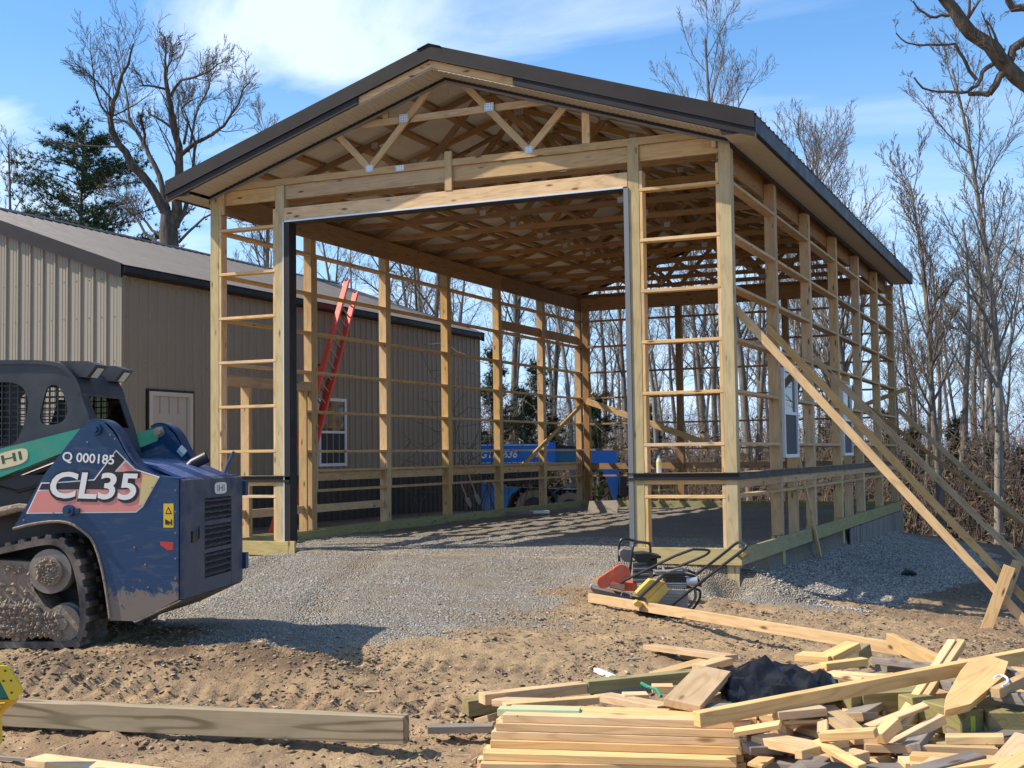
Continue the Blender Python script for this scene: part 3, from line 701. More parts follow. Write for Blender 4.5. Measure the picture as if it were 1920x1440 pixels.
# ------------------------------------------------------------------ temporary braces on the barn
def brace(p0, p1, w, t, wd, label, m=M_cut, name='brace_board', group='temporary brace boards on the barn frame'):
    o = beam(name, p0, p1, w, t, wd, m); return tag(o, label, 'brace', group)
e = at(1920, 1163, y=.13); d = (e-Vector((0.03, .13, 2.72))); p1 = Vector((0.03, .13, 2.72))+d*1.22
brace((-.03, .165, 2.79), p1, .092, .038, (0, 0, 1), 'long bright brace board running down to the right from the front right corner post')
a = at(1437, 612, y=2.31); e = at(1920, 1122, y=2.31); brace(a, a+(e-a)*1.2, .092, .038, (0, 0, 1), 'second long brace board, starting high on the post behind the corner post', M_spf)
a = at(1527, 672, y=4.66); e = at(1920, 1055, y=4.66); brace(a, a+(e-a)*1.2, .092, .038, (0, 0, 1), 'third long brace board, starting on the post between the two windows', M_spf)
a = at(1684, 768, y=14.05); e = at(1920, 980, y=14.05); brace(a, a+(e-a)*1.3, .10, .038, (0, 0, 1), 'farthest brace board, running from the back right corner of the barn', M_spf)
a = at(1727, 853, y=7.2); a0 = at(1600, 742, y=7.02); e = at(1920, 986, y=7.02); brace(a0, a0+(e-a0)*1.25, .06, .03, (0, 0, 1), 'thin brace board crossing low behind the third long brace', M_shadewood)
# interior
a = at(1112, 738, x=-7.15); b_ = at(980, 872, x=-7.15); brace(a, b_, .09, .038, (0, 0, 1), 'short brace board slanting across the back end of the left wall, ending at the sill', M_spf)
a = at(1100, 752, y=LB-.18); b_ = at(1400, 858, y=LB-.18); brace(a, b_, .14, .038, (0, 0, 1), 'long brace board slanting across the open back wall', M_spf)
a = at(1525, 790, x=-.2); b_ = at(1496, 1030, x=-.2); brace((-.16, 3.75, 1.62), (.12, 4.35, -.42), .09, .038, (0, 1, 0), 'steep short brace board standing beside the post right of the first window', M_spf)
a = at(1668, 735, x=-.2); brace((-.6, LB-.2, 2.1), (.3, LB-.2, 2.42), .09, .038, (0, 0, 1), 'short board end sticking out past the back right corner post', M_spf)
# X stakes at the foot of the braces
def stake(u0, v0, u1, v1, y, label, m=M_cut, ext=.15):
    a = at(u0, v0, y=y); b_ = at(u1, v1, y=y); d = (b_-a).normalized(); o = beam('stake', a, b_+d*ext, .12, .038, (1, 0, 0), m); return tag(o, label, 'stake', 'stakes at the foot of the braces')
stake(1893, 1062, 1850, 1178, .06, 'bright stake board crossing the nearest long brace at its foot')
stake(1908, 1052, 1878, 1140, 2.25, 'shaded stake board behind the bright one, holding the second brace', M_spf)
# ------------------------------------------------------------------ neighbouring metal building
M_steelk = mat('screw_brown', (.10, .08, .06), .6)
nb = root('metal_building', 'long tan metal-sided building with taupe roof left of the barn', 'building', (-14.4, 1.3, -.1))
NX, NY0, NY1, RX = -10.0, 1.3, 14.42, -14.4; SLP = .355; EZ = 4.05
def zn(x): return 4.16+SLP*(4.4-abs(x-RX))
def rib_wall(name, p0, p1, zb, ztop, pitch, m, parent, out, groups=4):
    "vertical ribbed sheet from p0 to p1 (xy); ztop(s) gives the height; split into separate sheets"
    p0 = Vector((*p0, 0)); p1 = Vector((*p1, 0)); L = (p1-p0).length; d = (p1-p0)/L; o = Vector((*out, 0)); n = int(L/pitch); pw_ = L/n; g = 0
    while g < n:
        k = min(groups, n-g); V = []; F = []; sx = []
        for r_ in range(k):
            s0 = (g+r_)*pw_; sx += [(s0+.001 if r_ == 0 else s0, .0), (s0+pw_*.36, .0), (s0+pw_*.38, .005), (s0+pw_*.42, .005), (s0+pw_*.44, 0), (s0+pw_*.60, 0), (s0+pw_*.62, .005), (s0+pw_*.66, .005), (s0+pw_*.68, 0), (s0+pw_-.052, .0), (s0+pw_-.040, .030), (s0+pw_-.014, .030), (s0+pw_-.001, .0)]
        for (s, h) in sx:
            p = p0+d*s+o*h; V += [(p.x, p.y, zb), (p.x, p.y, ztop(p.x, p.y))]
        for i in range(len(sx)-1): F.append((2*i, 2*i+2, 2*i+3, 2*i+1))
        b0 = len(V); pa, pb = p0+d*(g*pw_), p0+d*((g+k)*pw_)
        me = mesh(name, V, F, m); obj(name, me, parent); g += k
for (nm, zb, zt, m) in (('wainscot_panel', -.25, .76, M_tand), ('wall_panel', .78, None, M_tan)):
    rib_wall(nm, (NX, NY0), (NX, NY1), zb, (lambda x, y: 4.06) if zt is None else (lambda x, y: .76), .2286, m, nb, (1, 0))
    rib_wall(nm, (-18.8, NY0), (NX, NY0), zb, (lambda x, y: zn(x)-.12) if zt is None else (lambda x, y: .76), .254, m, nb, (0, -1))
mb = MB(); mb.prism([(-18.8, -.3), (NX-.02, -.3), (NX-.02, 4.05), (RX, zn(RX)-.14), (-18.8, 4.05)], NY0+.03, NY1-.02); mb.build('building_core', M_tand, nb)
mb = MB(); mb.box(NX-.05, NX+.028, NY0-.028, NY0+.05, -.2, 4.06); mb.build('corner_trim', M_tan, nb)
mb = MB(); mb.box(NX-.05, NX+.028, NY1-.04, NY1+.02, -.2, 4.06); mb.build('corner_trim', M_bronze, nb)
mb = MB(); mb.box(NX+.0, NX+.032, NY0, NY1, .755, .79); mb.box(-18.8, NX+.03, NY0-.03, NY0, .755, .79); mb.build('wainscot_trim', M_bronze, nb)
# roof
thn = math.atan(SLP)
for s in (-1, 1):
    SLn = 4.52/math.cos(thn); n = 15; pwn = (NY1-NY0+.2)/n; V = []; F = []; I = []; pr_ = []
    for r_ in range(4): y0 = pwn*r_/4; pr_ += [(y0, .02), (y0+.014, .02), (y0+.03, 0), (y0+pwn/4-.03, 0), (y0+pwn/4-.014, .02)]
    pr_.append((pwn, .02))
    for (py, pz) in pr_: V += [(0, py, pz), (SLn, py, pz)]
    F = [(2*i, 2*i+1, 2*i+3, 2*i+2) for i in range(len(pr_)-1)]; I = [0]*len(F)
    b0 = len(V); V += [(SLn, 0, -.004), (SLn, pwn, -.004)]
    for i in range(len(pr_)-1): pass
    F.append((b0, b0+1, 2*len(pr_)-1, 1)); I.append(1)
    me = mesh('sheet', V, F, [M_roofo, M_bronze], I)
    for j in range(n):
        X = Vector((s*math.cos(thn), 0, -math.sin(thn))); Zn = Vector((s*math.sin(thn), 0, math.cos(thn))); Y = Zn.cross(X); yo = NY0-.1+(j if Y.y > 0 else j+1)*pwn
        MM = Matrix.Identity(4)
        for k in range(3): MM[k][0] = X[k]; MM[k][1] = Y[k]; MM[k][2] = Zn[k]; MM[k][3] = (RX, yo, zn(RX))[k]
        obj('roof_panel', me, nb, MM)
for (ya, yb) in ((NY0-.13, NY0-.095), (NY1+.10, NY1+.13)):
    for (xa, xb) in ((RX-4.5, RX), (RX, RX+4.5)):
        mb = MB(); mb.prism([(xa, zn(xa)-.19), (xb, zn(xb)-.19), (xb, zn(xb)+.03), (xa, zn(xa)+.03)], ya, yb); mb.build('rake_trim', M_bronze, nb)
mb = MB()
for xa, xb in ((RX-4.5, RX), (RX, RX+4.5)): mb.prism([(xa, zn(xa)-.21), (xb, zn(xb)-.21), (xb, zn(xb)-.15), (xa, zn(xa)-.15)], NY0-.06, NY0+.0)
mb.build('rake_moulding', mat('taupe_trim', (.20, .18, .165), .5), nb)
mb = MB()
for zz_ in (1.25, 1.95, 2.65, 3.35, 3.95):
    for i in range(34):
        xx = NX-.012-.254*i-.12; 
        if zz_ < zn(xx)-.3: mb.box(xx-.006, xx+.006, NY0-.008, NY0, zz_-.006, zz_+.006)
    for i in range(57): yy_ = NY0+.11+.2286*i; mb.box(NX, NX+.008, yy_-.006, yy_+.006, zz_-.006, zz_+.006)
mb.build('screws', M_steelk, nb, kind='stuff')
# short ridge cap pieces, overlapping
for j in range(14):
    y0 = NY0-.12+j*.98; mb = MB(); dz = .006*(j % 2)
    mb.prism([(RX-.17, zn(RX)-.03+dz), (RX, zn(RX)+.05+dz), (RX+.17, zn(RX)-.03+dz), (RX+.17, zn(RX)-.04+dz), (RX, zn(RX)+.038+dz), (RX-.17, zn(RX)-.04+dz)], y0, y0+.96); mb.build('ridge_cap', M_bronze, nb)
gx0 = NX+.02
mb = MB(); pg = [(gx0, 4.10), (gx0+.12, 4.10), (gx0+.16, 4.00), (gx0+.13, 3.99), (gx0+.02, 3.985), (gx0, 4.02)]
mb.prism([(NX+.0, 4.155), (NX+.15, 4.10), (NX+.155, 4.02), (NX+.13, 3.985), (NX+.03, 3.98), (NX+.0, 4.0)], NY0-.1, NY1-.02); mb.build('gutter', M_bronze, nb)
# door and window in the long wall
def add_door(y0, y1, zt):
    mb = MB(); f = .07
    mb.box(NX+.0, NX+.055, y0, y0+f, -.1, zt); mb.box(NX+.0, NX+.055, y1-f, y1, -.1, zt); mb.box(NX+.0, NX+.055, y0+f, y1-f, zt-f, zt)
    d = mb.build('door', mat('cream_door_frame', (.60, .55, .46), .5), nb)
    md = mat('cream_door', (.50, .46, .39), .5); mb = MB(); a, b_ = y0+f+.002, y1-f-.002; mb.box(NX+.0, NX+.028, a, b_, -.08, zt-f-.004)
    dd = mb.build('door_leaf', md, d); w_ = (b_-a); mb = MB()
    for (q0, q1) in ((.14, .46), (.54, .86)):
        for (z0, z1) in ((.12, .62), (.78, 1.38), (1.55, 1.85)):
            for t_ in (0, 1):
                i_ = .018*t_; mb.box(NX+.028+.004*t_-.001, NX+.032+.003*t_, a+q0*w_+i_, a+q1*w_-i_, z0+i_, z1-i_)
    mb.build('raised_panel', md, d)
    mb = MB(); mb.cyl((NX+.07, b_-.06, .95), (1, 0, 0), .028, .05, 12); mb.build('handle', M_gal, d)
    mb = MB(); mb.box(NX+.0, NX+.04, y0-.04, y0-.002, -.1, zt+.04); mb.box(NX, NX+.04, y1+.002, y1+.04, -.1, zt+.04); mb.box(NX, NX+.04, y0-.002, y1+.002, zt+.002, zt+.04); mb.build('door_trim', M_bronze, nb)
add_door(1.92, 3.02, 2.20)
y0, y1, z0, z1 = 6.95, 7.98, .93, 2.28; f = .06
mb = MB(); mb.box(NX, NX+.05, y0, y0+f, z0, z1); mb.box(NX, NX+.05, y1-f, y1, z0, z1); mb.box(NX, NX+.05, y0+f, y1-f, z0, z0+f); mb.box(NX, NX+.05, y0+f, y1-f, z1-f, z1); wn = mb.build('window', M_white, nb)
mb = MB(); mb.box(NX+.01, NX+.04, y0+f, y1-f, 1.58, 1.63); mb.build('meeting_rail', M_white, wn)
mb = MB(); mb.box(NX+.024, NX+.028, y0+f, y1-f, 1.63, z1-f); mb.build('pane', M_dglass, wn)
mb = MB(); mb.box(NX+.024, NX+.028, y0+f, y1-f, z0+f, 1.58); mb.build('insect_screen', M_screen, wn)
# ------------------------------------------------------------------ trees
def bark(name, c1, c2):
    m = mat(name, c1, .95, 0, .15); t, NN, LL, b = nodes(m); P = coord(t)
    n = noise(t, mapping(t, P, (9, 9, 1.6)), 1.4, 5, .6)
    LL(mixc(t, ramp(t, n, (.35, 0.0), (.62, 1.0)), c1, c2), b.inputs['Base Color']); bump(t, n, .8, .03); return m
M_bark = bark('grey_bark', (.115, .095, .077), (.225, .195, .16)); M_bark2 = bark('pale_bark', (.18, .16, .135), (.32, .29, .25)); M_bark3 = bark('brown_bark', (.07, .055, .042), (.15, .125, .10))
M_twig = mat('twig', (.13, .102, .08), .9, 0, .15); M_twig2 = mat('twig_reddish', (.175, .13, .10), .9, 0, .15)
class Tree:
    def __init__(s, seed): s.g = {}; s.r = np.random.RandomState(seed)
    def tube(s, part, pts, rad, k): s.g.setdefault((part, len(pts), k), []).append((np.array(pts, float), np.array(rad, float)))
    def path(s, p, d, L, n, wander, trop, curl=0):
        pts = [p]; d = d/np.linalg.norm(d); st = L/n; c = s.r.randn(3)*curl
        for i in range(n):
            d = d+s.r.randn(3)*wander+c+np.array([0, 0, trop]); d /= np.linalg.norm(d); p = p+d*st; pts.append(p)
        return pts
    def children(s, pts, rad, L, lvl, P, t0=.25):
        if lvl > P['lv']: return
        n = P['n'][lvl-1]; n = max(1, int(n*s.r.uniform(.75, 1.25))); m = len(pts)-1
        for i in range(n):
            t = t0+(1-t0)*(i+s.r.rand())/n; f = min(t*m, m-.001); j = int(f); q = pts[j]+(pts[j+1]-pts[j])*(f-j); ax = pts[j+1]-pts[j]; ax = ax/(np.linalg.norm(ax)+1e-9)
            r = rad[j]+(rad[j+1]-rad[j])*(f-j)
            pp = s.r.randn(3); pp -= ax*pp.dot(ax); pp /= np.linalg.norm(pp)
            an = R_(s.r.uniform(*P['ang'])); d = ax*math.cos(an)+pp*math.sin(an)
            l = L*P['len'][lvl-1]*s.r.uniform(.6, 1.15)*(1-.45*t if lvl > 1 or P.get('taper', 1) else 1)
            s.branch(q, d, l, max(r*P['rr']*s.r.uniform(.7, 1), P['min']), lvl, P)
    def branch(s, p, d, L, r, lvl, P):
        npt = (7, 6, 5, 4, 3)[min(lvl, 4)]; k = (8, 5, 4, 3, 3)[min(lvl, 4)]
        pts = s.path(p, d, L, npt-1, P['w'][min(lvl, len(P['w'])-1)], P['trop'], P.get('curl', 0.03))
        rad = [max(r*(1-.75*i/(npt-1)), P['min']*.7) for i in range(npt)]
        s.tube('trunk' if lvl == 0 else 'crown', pts, rad, k); s.children(pts, rad, L, lvl+1, P, .2)
    def mesh(s, part, mats):
        Vs = []; Fs = []; Is = []; b = 0
        for (pt, n, k), br in s.g.items():
            if pt != part: continue
            A = np.stack([x[0] for x in br]); Rr = np.stack([x[1] for x in br]); nb = len(br)
            T = np.gradient(A, axis=1); T /= np.linalg.norm(T, axis=2, keepdims=True)+1e-9
            ref = np.where(np.abs(T[:, :1, 2:3]) > .8, np.array([1., 0, 0]), np.array([0, 0, 1.])); ref = np.broadcast_to(ref, T.shape)
            U = np.cross(T, ref); U /= np.linalg.norm(U, axis=2, keepdims=True)+1e-9; Wv = np.cross(T, U)
            a = np.arange(k)*2*np.pi/k
            ring = A[:, :, None]+(U[:, :, None]*np.cos(a)[None, None, :, None]+Wv[:, :, None]*np.sin(a)[None, None, :, None])*Rr[:, :, None, None]
            Vs.append(ring.reshape(-1, 3)); base = b+np.arange(nb)[:, None, None]*n*k+np.arange(n-1)[None, :, None]*k
            j = np.arange(k)[None, None, :]; j2 = (j+1) % k
            F = np.stack([base+j, base+j2, base+k+j2, base+k+j], -1).reshape(-1, 4); Fs.append(F); Is.append(np.full(len(F), 0 if (k > 3 or len(mats) == 1) else 1)); b += nb*n*k
        if not Vs: return None
        return mesh(part, np.concatenate(Vs), np.concatenate(Fs), mats, np.concatenate(Is), smooth=True)
def forest_tree(seed, H, spread, low, bk, tw, r0=.12, up=.06):
    T = Tree(seed); P = dict(lv=4, n=(14, 8, 6, 4), len=(spread, .5, .5, .5), rr=.55, ang=(26, 58), w=(.035, .08, .10, .13, .16), trop=up, min=.0045)
    pts = T.path(np.zeros(3), np.array([T.r.randn()*.03, T.r.randn()*.03, 1]), H, 10, .035, .02); rad = [r0*(1-.85*i/10)+.012 for i in range(11)]
    pts[0] = pts[0]-np.array([0, 0, .6]); rad[0] = r0*1.35; T.tube('trunk', pts, rad, 8); T.children(pts, rad, H, 1, P, low)
    return T.mesh('trunk', [bk]), T.mesh('crown', [bk, tw])
variants = []
for i, (H, sp, lo, bk, tw, r0, up) in enumerate([(13, .30, .42, M_bark, M_twig, .15, .07), (11.5, .26, .45, M_bark2, M_twig2, .10, .10), (14, .24, .5, M_bark, M_twig, .17, .06), (10, .30, .3, M_bark3, M_twig2, .08, .09),
        (12.5, .34, .38, M_bark, M_twig2, .14, .05), (9, .26, .3, M_bark2, M_twig, .065, .12), (15, .22, .45, M_bark3, M_twig, .16, .08), (12, .2, .35, M_bark2, M_twig, .08, .10)]):
    variants.append(forest_tree(100+i, H, sp, lo, bk, tw, r0, up))
def plant(name, v, x, y, s, rz, label, group, sc=(1, 1, 1)):
    zz = gh(x, y)
    o = bpy.data.objects.new(name, None); link(o, None, Matrix.Translation((x, y, zz-.05)) @ Matrix.Rotation(rz, 4, 'Z') @ Matrix.Diagonal((s*sc[0], s*sc[1], s*sc[2], 1)))
    tag(o, label, 'tree', group)
    for nm, me in zip(('trunk', 'crown'), variants[v] if isinstance(v, int) else v):
        c = bpy.data.objects.new(nm, me); COL.objects.link(c); c.parent = o
    return o
rt = random.Random(11)
fwd = Vector((math.sin(YAW), math.cos(YAW), 0)); rgt = Vector((fwd.y, -fwd.x, 0))
def camxy(u, d): p = Vector((CAMP.x, CAMP.y, 0))+fwd*d+rgt*((u-960)/FPX*d); return p.x, p.y
def clear(x, y, m=1.2):
    q = ((x+10.6)*-.894+(y-21)*-.447, (x+10.6)*.447-(y-21)*.894)
    return not ((-2 < q[0] < 17 and abs(q[1]) < 4.5) or (-W-m < x < 2.6+m and -2 < y < LB+m+2) or (-20 < x < -9.2 and 0 < y < 16.5) or (-15 < x < -4 and 13 < y < 25))
near = []; tries = 0
while len(near) < 60 and tries < 8000:
    tries += 1; d = rt.uniform(26, 58); u = rt.uniform(-80, 2150)
    if u > 1200 and rt.random() < .15: u = rt.uniform(1250, 2050)
    x, y = camxy(u, d)
    if not clear(x, y) or (u < 780 and d < 44) : continue
    if u < 600 and rt.random() < .6: continue
    if any((x-a)**2+(y-b_)**2 < 2.2**2 for a, b_, *_ in near): continue
    near.append((x, y, u, d))
HS = [13, 11.5, 14, 10, 12.5, 9, 15, 12]
def vtop(u): return float(np.interp(u, [-100, 60, 100, 330, 520, 810, 1290, 1380, 1500, 1700, 1800, 2200], [240, 260, 470, 470, 330, 170, 260, 300, 300, 360, 330, 300]))
def tree_scale(u, d, x, y, vi):
    h = (vtop(u)+rt.uniform(0, 190)-855)/-FPX*d+1.1-gh(x, y); return min(1.1, max(.28, h/HS[vi]/1.06))
for (x, y, u, d) in near:
    side = 'to the right of the barn' if u > 1700 else ('seen through the barn frame' if u > 900 else 'above the metal building')
    vi = rt.randrange(8); plant('bare_tree', vi, x, y, tree_scale(u, d, x, y, vi), rt.uniform(0, 6.28), 'slender bare tree at the edge of the woods '+side, 'bare trees at the edge of the woods '+side)
for i in range(75):
    d = rt.uniform(58, 120); u = rt.uniform(700, 2100); x, y = camxy(u, d)
    if not clear(x, y): continue
    vi = rt.randrange(8); plant('bare_tree', vi, x, y, tree_scale(u, d, x, y, vi), rt.uniform(0, 6.28), 'distant bare tree deep in the woods behind the barn', 'distant bare trees deep in the woods')
# individual trees that stand out above the roof
def single(v, u, d, s, label, rz=0, sc=(1, 1, 1)): x, y = camxy(u, d); return plant('bare_tree', v, x, y, s, rz, label, None, sc)
for (sd, u, d, H, r0, sp, lb) in ((31, 1405, 40, 15.6, .14, .30, 'tall fan-shaped bare tree rising above the middle of the right roof slope'), (32, 1480, 42, 12.6, .12, .28, 'bare tree behind the right eave, beside the tall fan-shaped one'),
        (33, 1585, 36, 10.3, .15, .40, 'wide-spreading bare tree above the far end of the right eave'), (34, 22, 48, 13.0, .12, .22, 'slender bare tree at the far left edge above the taupe roof'), (35, 500, 40, 11.2, .12, .25, 'bare tree whose top shows just above the left roof slope of the barn'),
        (36, 1862, 31, 11.5, .10, .26, 'pale-trunked bare tree near the right edge of the picture'), (37, 1760, 30, 8.5, .08, .25, 'thin bare tree right of the barn back corner, in front of the woods')):
    T = Tree(sd); P = dict(lv=4, n=(24, 9, 7, 5), len=(sp, .55, .5, .5), rr=.6, ang=(22, 46), w=(.05, .08, .10, .12, .15), trop=.13, min=.0055)
    pts = T.path(np.zeros(3), np.array([0, 0, 1.]), H, 10, .04, .02); rad = [r0*(1-.85*i/10)+.012 for i in range(11)]; pts[0] = pts[0]-np.array([0, 0, .6]); T.tube('trunk', pts, rad, 8); T.children(pts, rad, H*1.15, 1, P, .3)
    bk = M_bark2 if sd in (36,) else M_bark
    x, y = camxy(u, d); plant('bare_tree', (T.mesh('trunk', [bk]), T.mesh('crown', [bk, M_twig2])), x, y, 1, 0, lb, None)
# traced trees: limbs given as photo pixels at their own distance
def traced(name, label, seed, D, limbs, trunk, P, bk, depth_w=.9, tw=M_twig):
    T = Tree(seed); b0 = Vector(at(trunk[0][0], trunk[0][1], d=D)); bx, by = b0.x, b0.y; gz = gh(bx, by); O = np.array([bx, by, gz])
    def conv(px, rz_):
        out = []
        for i, q in enumerate(px): dd = D+(q[2] if len(q) > 2 else rz_*i); out.append(np.array(at(q[0], q[1], d=dd))-O)
        return out
    tp = conv(trunk, 0); tp = [np.array([tp[0][0], tp[0][1], -.5])]+tp; tr = [trunk[0][3]*1.15]+[q[3] for q in trunk]; T.tube('trunk', tp, tr, 10)
    for (r0, r1, px) in limbs:
        r0 *= P.get('rk', 1); r1 *= P.get('rk', 1)
        rz_ = T.r.uniform(-depth_w, depth_w)*.35; pts = conv(px, rz_ if D > 20 else 0); n = len(pts)
        rad = [r0+(r1-r0)*i/(n-1) for i in range(n)]
        # smooth subdivision with small kinks
        Q = [pts[0]]; Rq = [rad[0]]
        for i in range(n-1):
            mid = (pts[i]+pts[i+1])/2+T.r.randn(3)*np.linalg.norm(pts[i+1]-pts[i])*.05; Q += [mid, pts[i+1]]; Rq += [(rad[i]+rad[i+1])/2, rad[i+1]]
        T.tube('trunk' if r0 > .1 else 'crown', Q, Rq, 8 if r0 > .05 else 5); L = sum(np.linalg.norm(Q[i+1]-Q[i]) for i in range(len(Q)-1))
        T.children(Q, Rq, L*P.get('cl', 1), 2, P, P.get('t0', .3))
    o = bpy.data.objects.new(name, None); link(o, None, Matrix.Translation(O)); tag(o, label, 'tree')
    for nm, me in (('trunk', T.mesh('trunk', [bk])), ('crown', T.mesh('crown', [bk, tw]))):
        c = bpy.data.objects.new(nm, me); COL.objects.link(c); c.parent = o
    return o
PL = dict(lv=4, n=(0, 14, 8, 5), len=(0, .50, .55, .5), rr=.40, rk=.70, ang=(24, 52), w=(.04, .07, .09, .11, .13), trop=.11, min=.0055, cl=1.0, t0=.35, curl=.05)
traced('big_bare_tree', 'big forked bare tree with broken stubs behind the taupe roof, left of the barn', 41, 34,
    [(.20, .03, [(313, 400), (296, 372), (268, 330), (236, 285), (210, 246), (206, 222), (212, 190), (224, 158), (241, 120), (250, 82)]),
     (.05, .012, [(206, 222), (190, 200), (179, 168), (173, 120), (170, 62)]), (.05, .012, [(212, 190), (196, 170), (168, 140), (140, 118)]),
     (.13, .03, [(314, 392), (304, 350), (289, 308), (273, 275), (256, 246), (236, 228), (210, 224)]), (.06, .05, [(270, 268), (268, 240), (265, 216)]),
     (.06, .015, [(256, 246), (240, 200), (236, 170), (228, 140), (215, 90)]),
     (.22, .05, [(326, 425), (332, 390), (334, 345), (336, 300), (328, 250), (320, 200), (311, 150), (310, 130)]), (.05, .03, [(311, 132), (311, 100), (309, 68)]), (.05, .02, [(311, 132), (322, 112), (331, 78)]),
     (.06, .02, [(322, 240), (300, 224), (275, 207)]), (.07, .015, [(320, 180), (340, 150), (372, 142), (400, 128), (412, 118)]), (.06, .012, [(318, 170), (290, 162), (268, 160), (250, 130)]),
     (.09, .015, [(340, 290), (366, 268), (398, 252), (420, 236), (436, 210), (455, 168), (468, 154)]), (.06, .012, [(352, 285), (360, 250), (372, 200), (392, 165), (405, 130)]),
     (.06, .012, [(345, 270), (352, 230), (340, 205), (356, 190), (380, 180)]), (.10, .012, [(332, 420), (350, 380), (362, 320), (366, 268), (352, 225), (340, 200)]),
     (.05, .02, [(335, 415), (348, 402), (359, 392)]), (.07, .012, [(308, 450), (285, 432), (262, 404), (240, 392), (206, 372)]), (.07, .012, [(300, 462), (272, 438), (252, 405), (236, 380), (215, 360)]),
     (.06, .012, [(335, 455), (370, 420), (400, 400), (430, 410), (470, 400)])],
    [(318, 480, 0, .27), (316, 430, 0, .24), (314, 396, 0, .17)], PL, M_bark3)
PR = dict(lv=4, n=(0, 7, 7, 5), len=(0, .30, .5, .5), rr=.30, ang=(30, 65), w=(.05, .10, .13, .15, .2), trop=.01, min=.0022, cl=1.0, t0=.15, curl=.05)
traced('overhanging_tree', 'bare tree at the top right corner, only its overhanging limbs in the picture', 43, 11.5,
    [(.09, .045, [(2210, 330), (2060, 240), (1940, 168), (1880, 118), (1820, 62), (1790, 20), (1765, -10), (1730, -40)]),
     (.045, .03, [(1960, 45), (1920, 78), (1900, 90), (1896, 112), (1886, 130), (1868, 158), (1855, 176)]), (.03, .02, [(1855, 176), (1838, 174), (1816, 176)]),
     (.022, .008, [(1862, 120), (1842, 135), (1832, 160), (1815, 172), (1790, 172), (1760, 172), (1730, 165), (1714, 145)]), (.018, .006, [(1832, 150), (1812, 120), (1800, 100), (1790, 82), (1760, 84), (1725, 85), (1700, 80), (1680, 62)]),
     (.02, .008, [(1800, 45), (1790, 26), (1765, 28), (1745, 32), (1722, 18), (1712, 2)]), (.02, .007, [(1890, 125), (1880, 95), (1870, 80), (1858, 50), (1850, 38)]), (.05, .03, [(2080, 60), (1980, 20), (1930, 14), (1900, 16), (1888, -10)]), (.02, .006, [(1805, 50), (1830, 10), (1842, -5)])],
    [(2290, 700, 0, .24), (2270, 450, 0, .2), (2200, 320, 0, .14), (2140, 60, 0, .10), (2080, -100, 0, .07)], PR, M_bark3)
# conifers
def conifer(seed, H, Rr, nb, col, droop=-.05, low=.12):
    T = Tree(seed); pts = T.path(np.zeros(3), np.array([0, 0, 1.]), H, 9, .02, .03); rad = [.13*(1-.9*i/9)+.01 for i in range(10)]; pts[0] = pts[0]-np.array([0, 0, .5]); T.tube('trunk', pts, rad, 7)
    r = T.r; tu = []
    for i in range(nb):
        t = low+(1-low)*(i+r.rand())/nb; f = t*9*.999; j = int(f); p = pts[j]+(pts[j+1]-pts[j])*(f-j); a = r.rand()*6.283; L = Rr*(math.sqrt(max(0, 1-((t-.45)/.6)**2)) if droop == 0 else 1-t*.80)*r.uniform(.5, 1.15)
        q = T.path(p, np.array([math.cos(a), math.sin(a), .25+droop]), L, 5, .10, .03); T.tube('trunk', q, [.022*(1-.8*k/5)+.005 for k in range(6)], 3)
        for k in range(int(18+L*14)):
            f2 = r.uniform(.25, 1)*4.999; j2 = int(f2); c = q[j2]+(q[j2+1]-q[j2])*(f2-j2)+r.randn(3)*np.array([.2, .2, .10])*(.4+L*.22); tu.append((c, q[j2+1]-q[j2]))
    V = []; n_ = 9
    for c, ax in tu:
        ax = ax/(np.linalg.norm(ax)+1e-9)
        for k in range(n_):
            d = ax*.5+r.randn(3)*.7+np.array([0, 0, .25]); d /= np.linalg.norm(d); s_ = np.cross(d, r.randn(3)); s_ /= np.linalg.norm(s_)+1e-9; l = r.uniform(.10, .19); V += [c-s_*.012, c+s_*.012, c+d*l]
    V = np.array(V); F = np.arange(len(V)).reshape(-1, 3)
    return T.mesh('trunk', [M_bark3]), mesh('crown', V, F, [col])
M_ndl = mat('pine_needles', (.045, .075, .032), .8, 0, .2); M_ndl2 = mat('cedar_foliage', (.035, .055, .022), .85, 0, .2)
pine_a = conifer(51, 10.9, 3.0, 165, M_ndl, 0, .3); pine_b = conifer(52, 5, 1.7, 60, M_ndl2, .2, .05); pine_c = conifer(53, 10.5, 2.8, 130, M_ndl, 0, .35)
x, y = camxy(158, 38); plant('pine_tree', pine_a, x, y, 1.0, .4, 'dark green pine with loose crown behind the taupe roof at left', None)
x, y = camxy(95, 41); plant('pine_tree', pine_c, x, y, .86, 2.4, 'smaller dark pine partly behind the bigger one, at far left', None)
x, y = camxy(238, 43); plant('pine_tree', pine_c, x, y, .80, 4.0, 'low dark pine between the bigger pine and the big bare tree', None)
for (u, d, s) in ((985, 40, .8), (1010, 44, 1.0), (870, 46, .9), (1120, 42, .8), (1210, 45, .75), (1560, 41, .8), (1590, 38, .7), (1712, 36, .6), (1790, 38, .7), (1850, 42, .6), (930, 50, 1.1), (1660, 44, .8), (1905, 38, .55)):
    x, y = camxy(u, d)
    plant('cedar_tree', pine_b, x, y, s, rt.uniform(0, 6), 'small dark evergreen among the bare trees behind the barn', 'small evergreens at the edge of the woods')
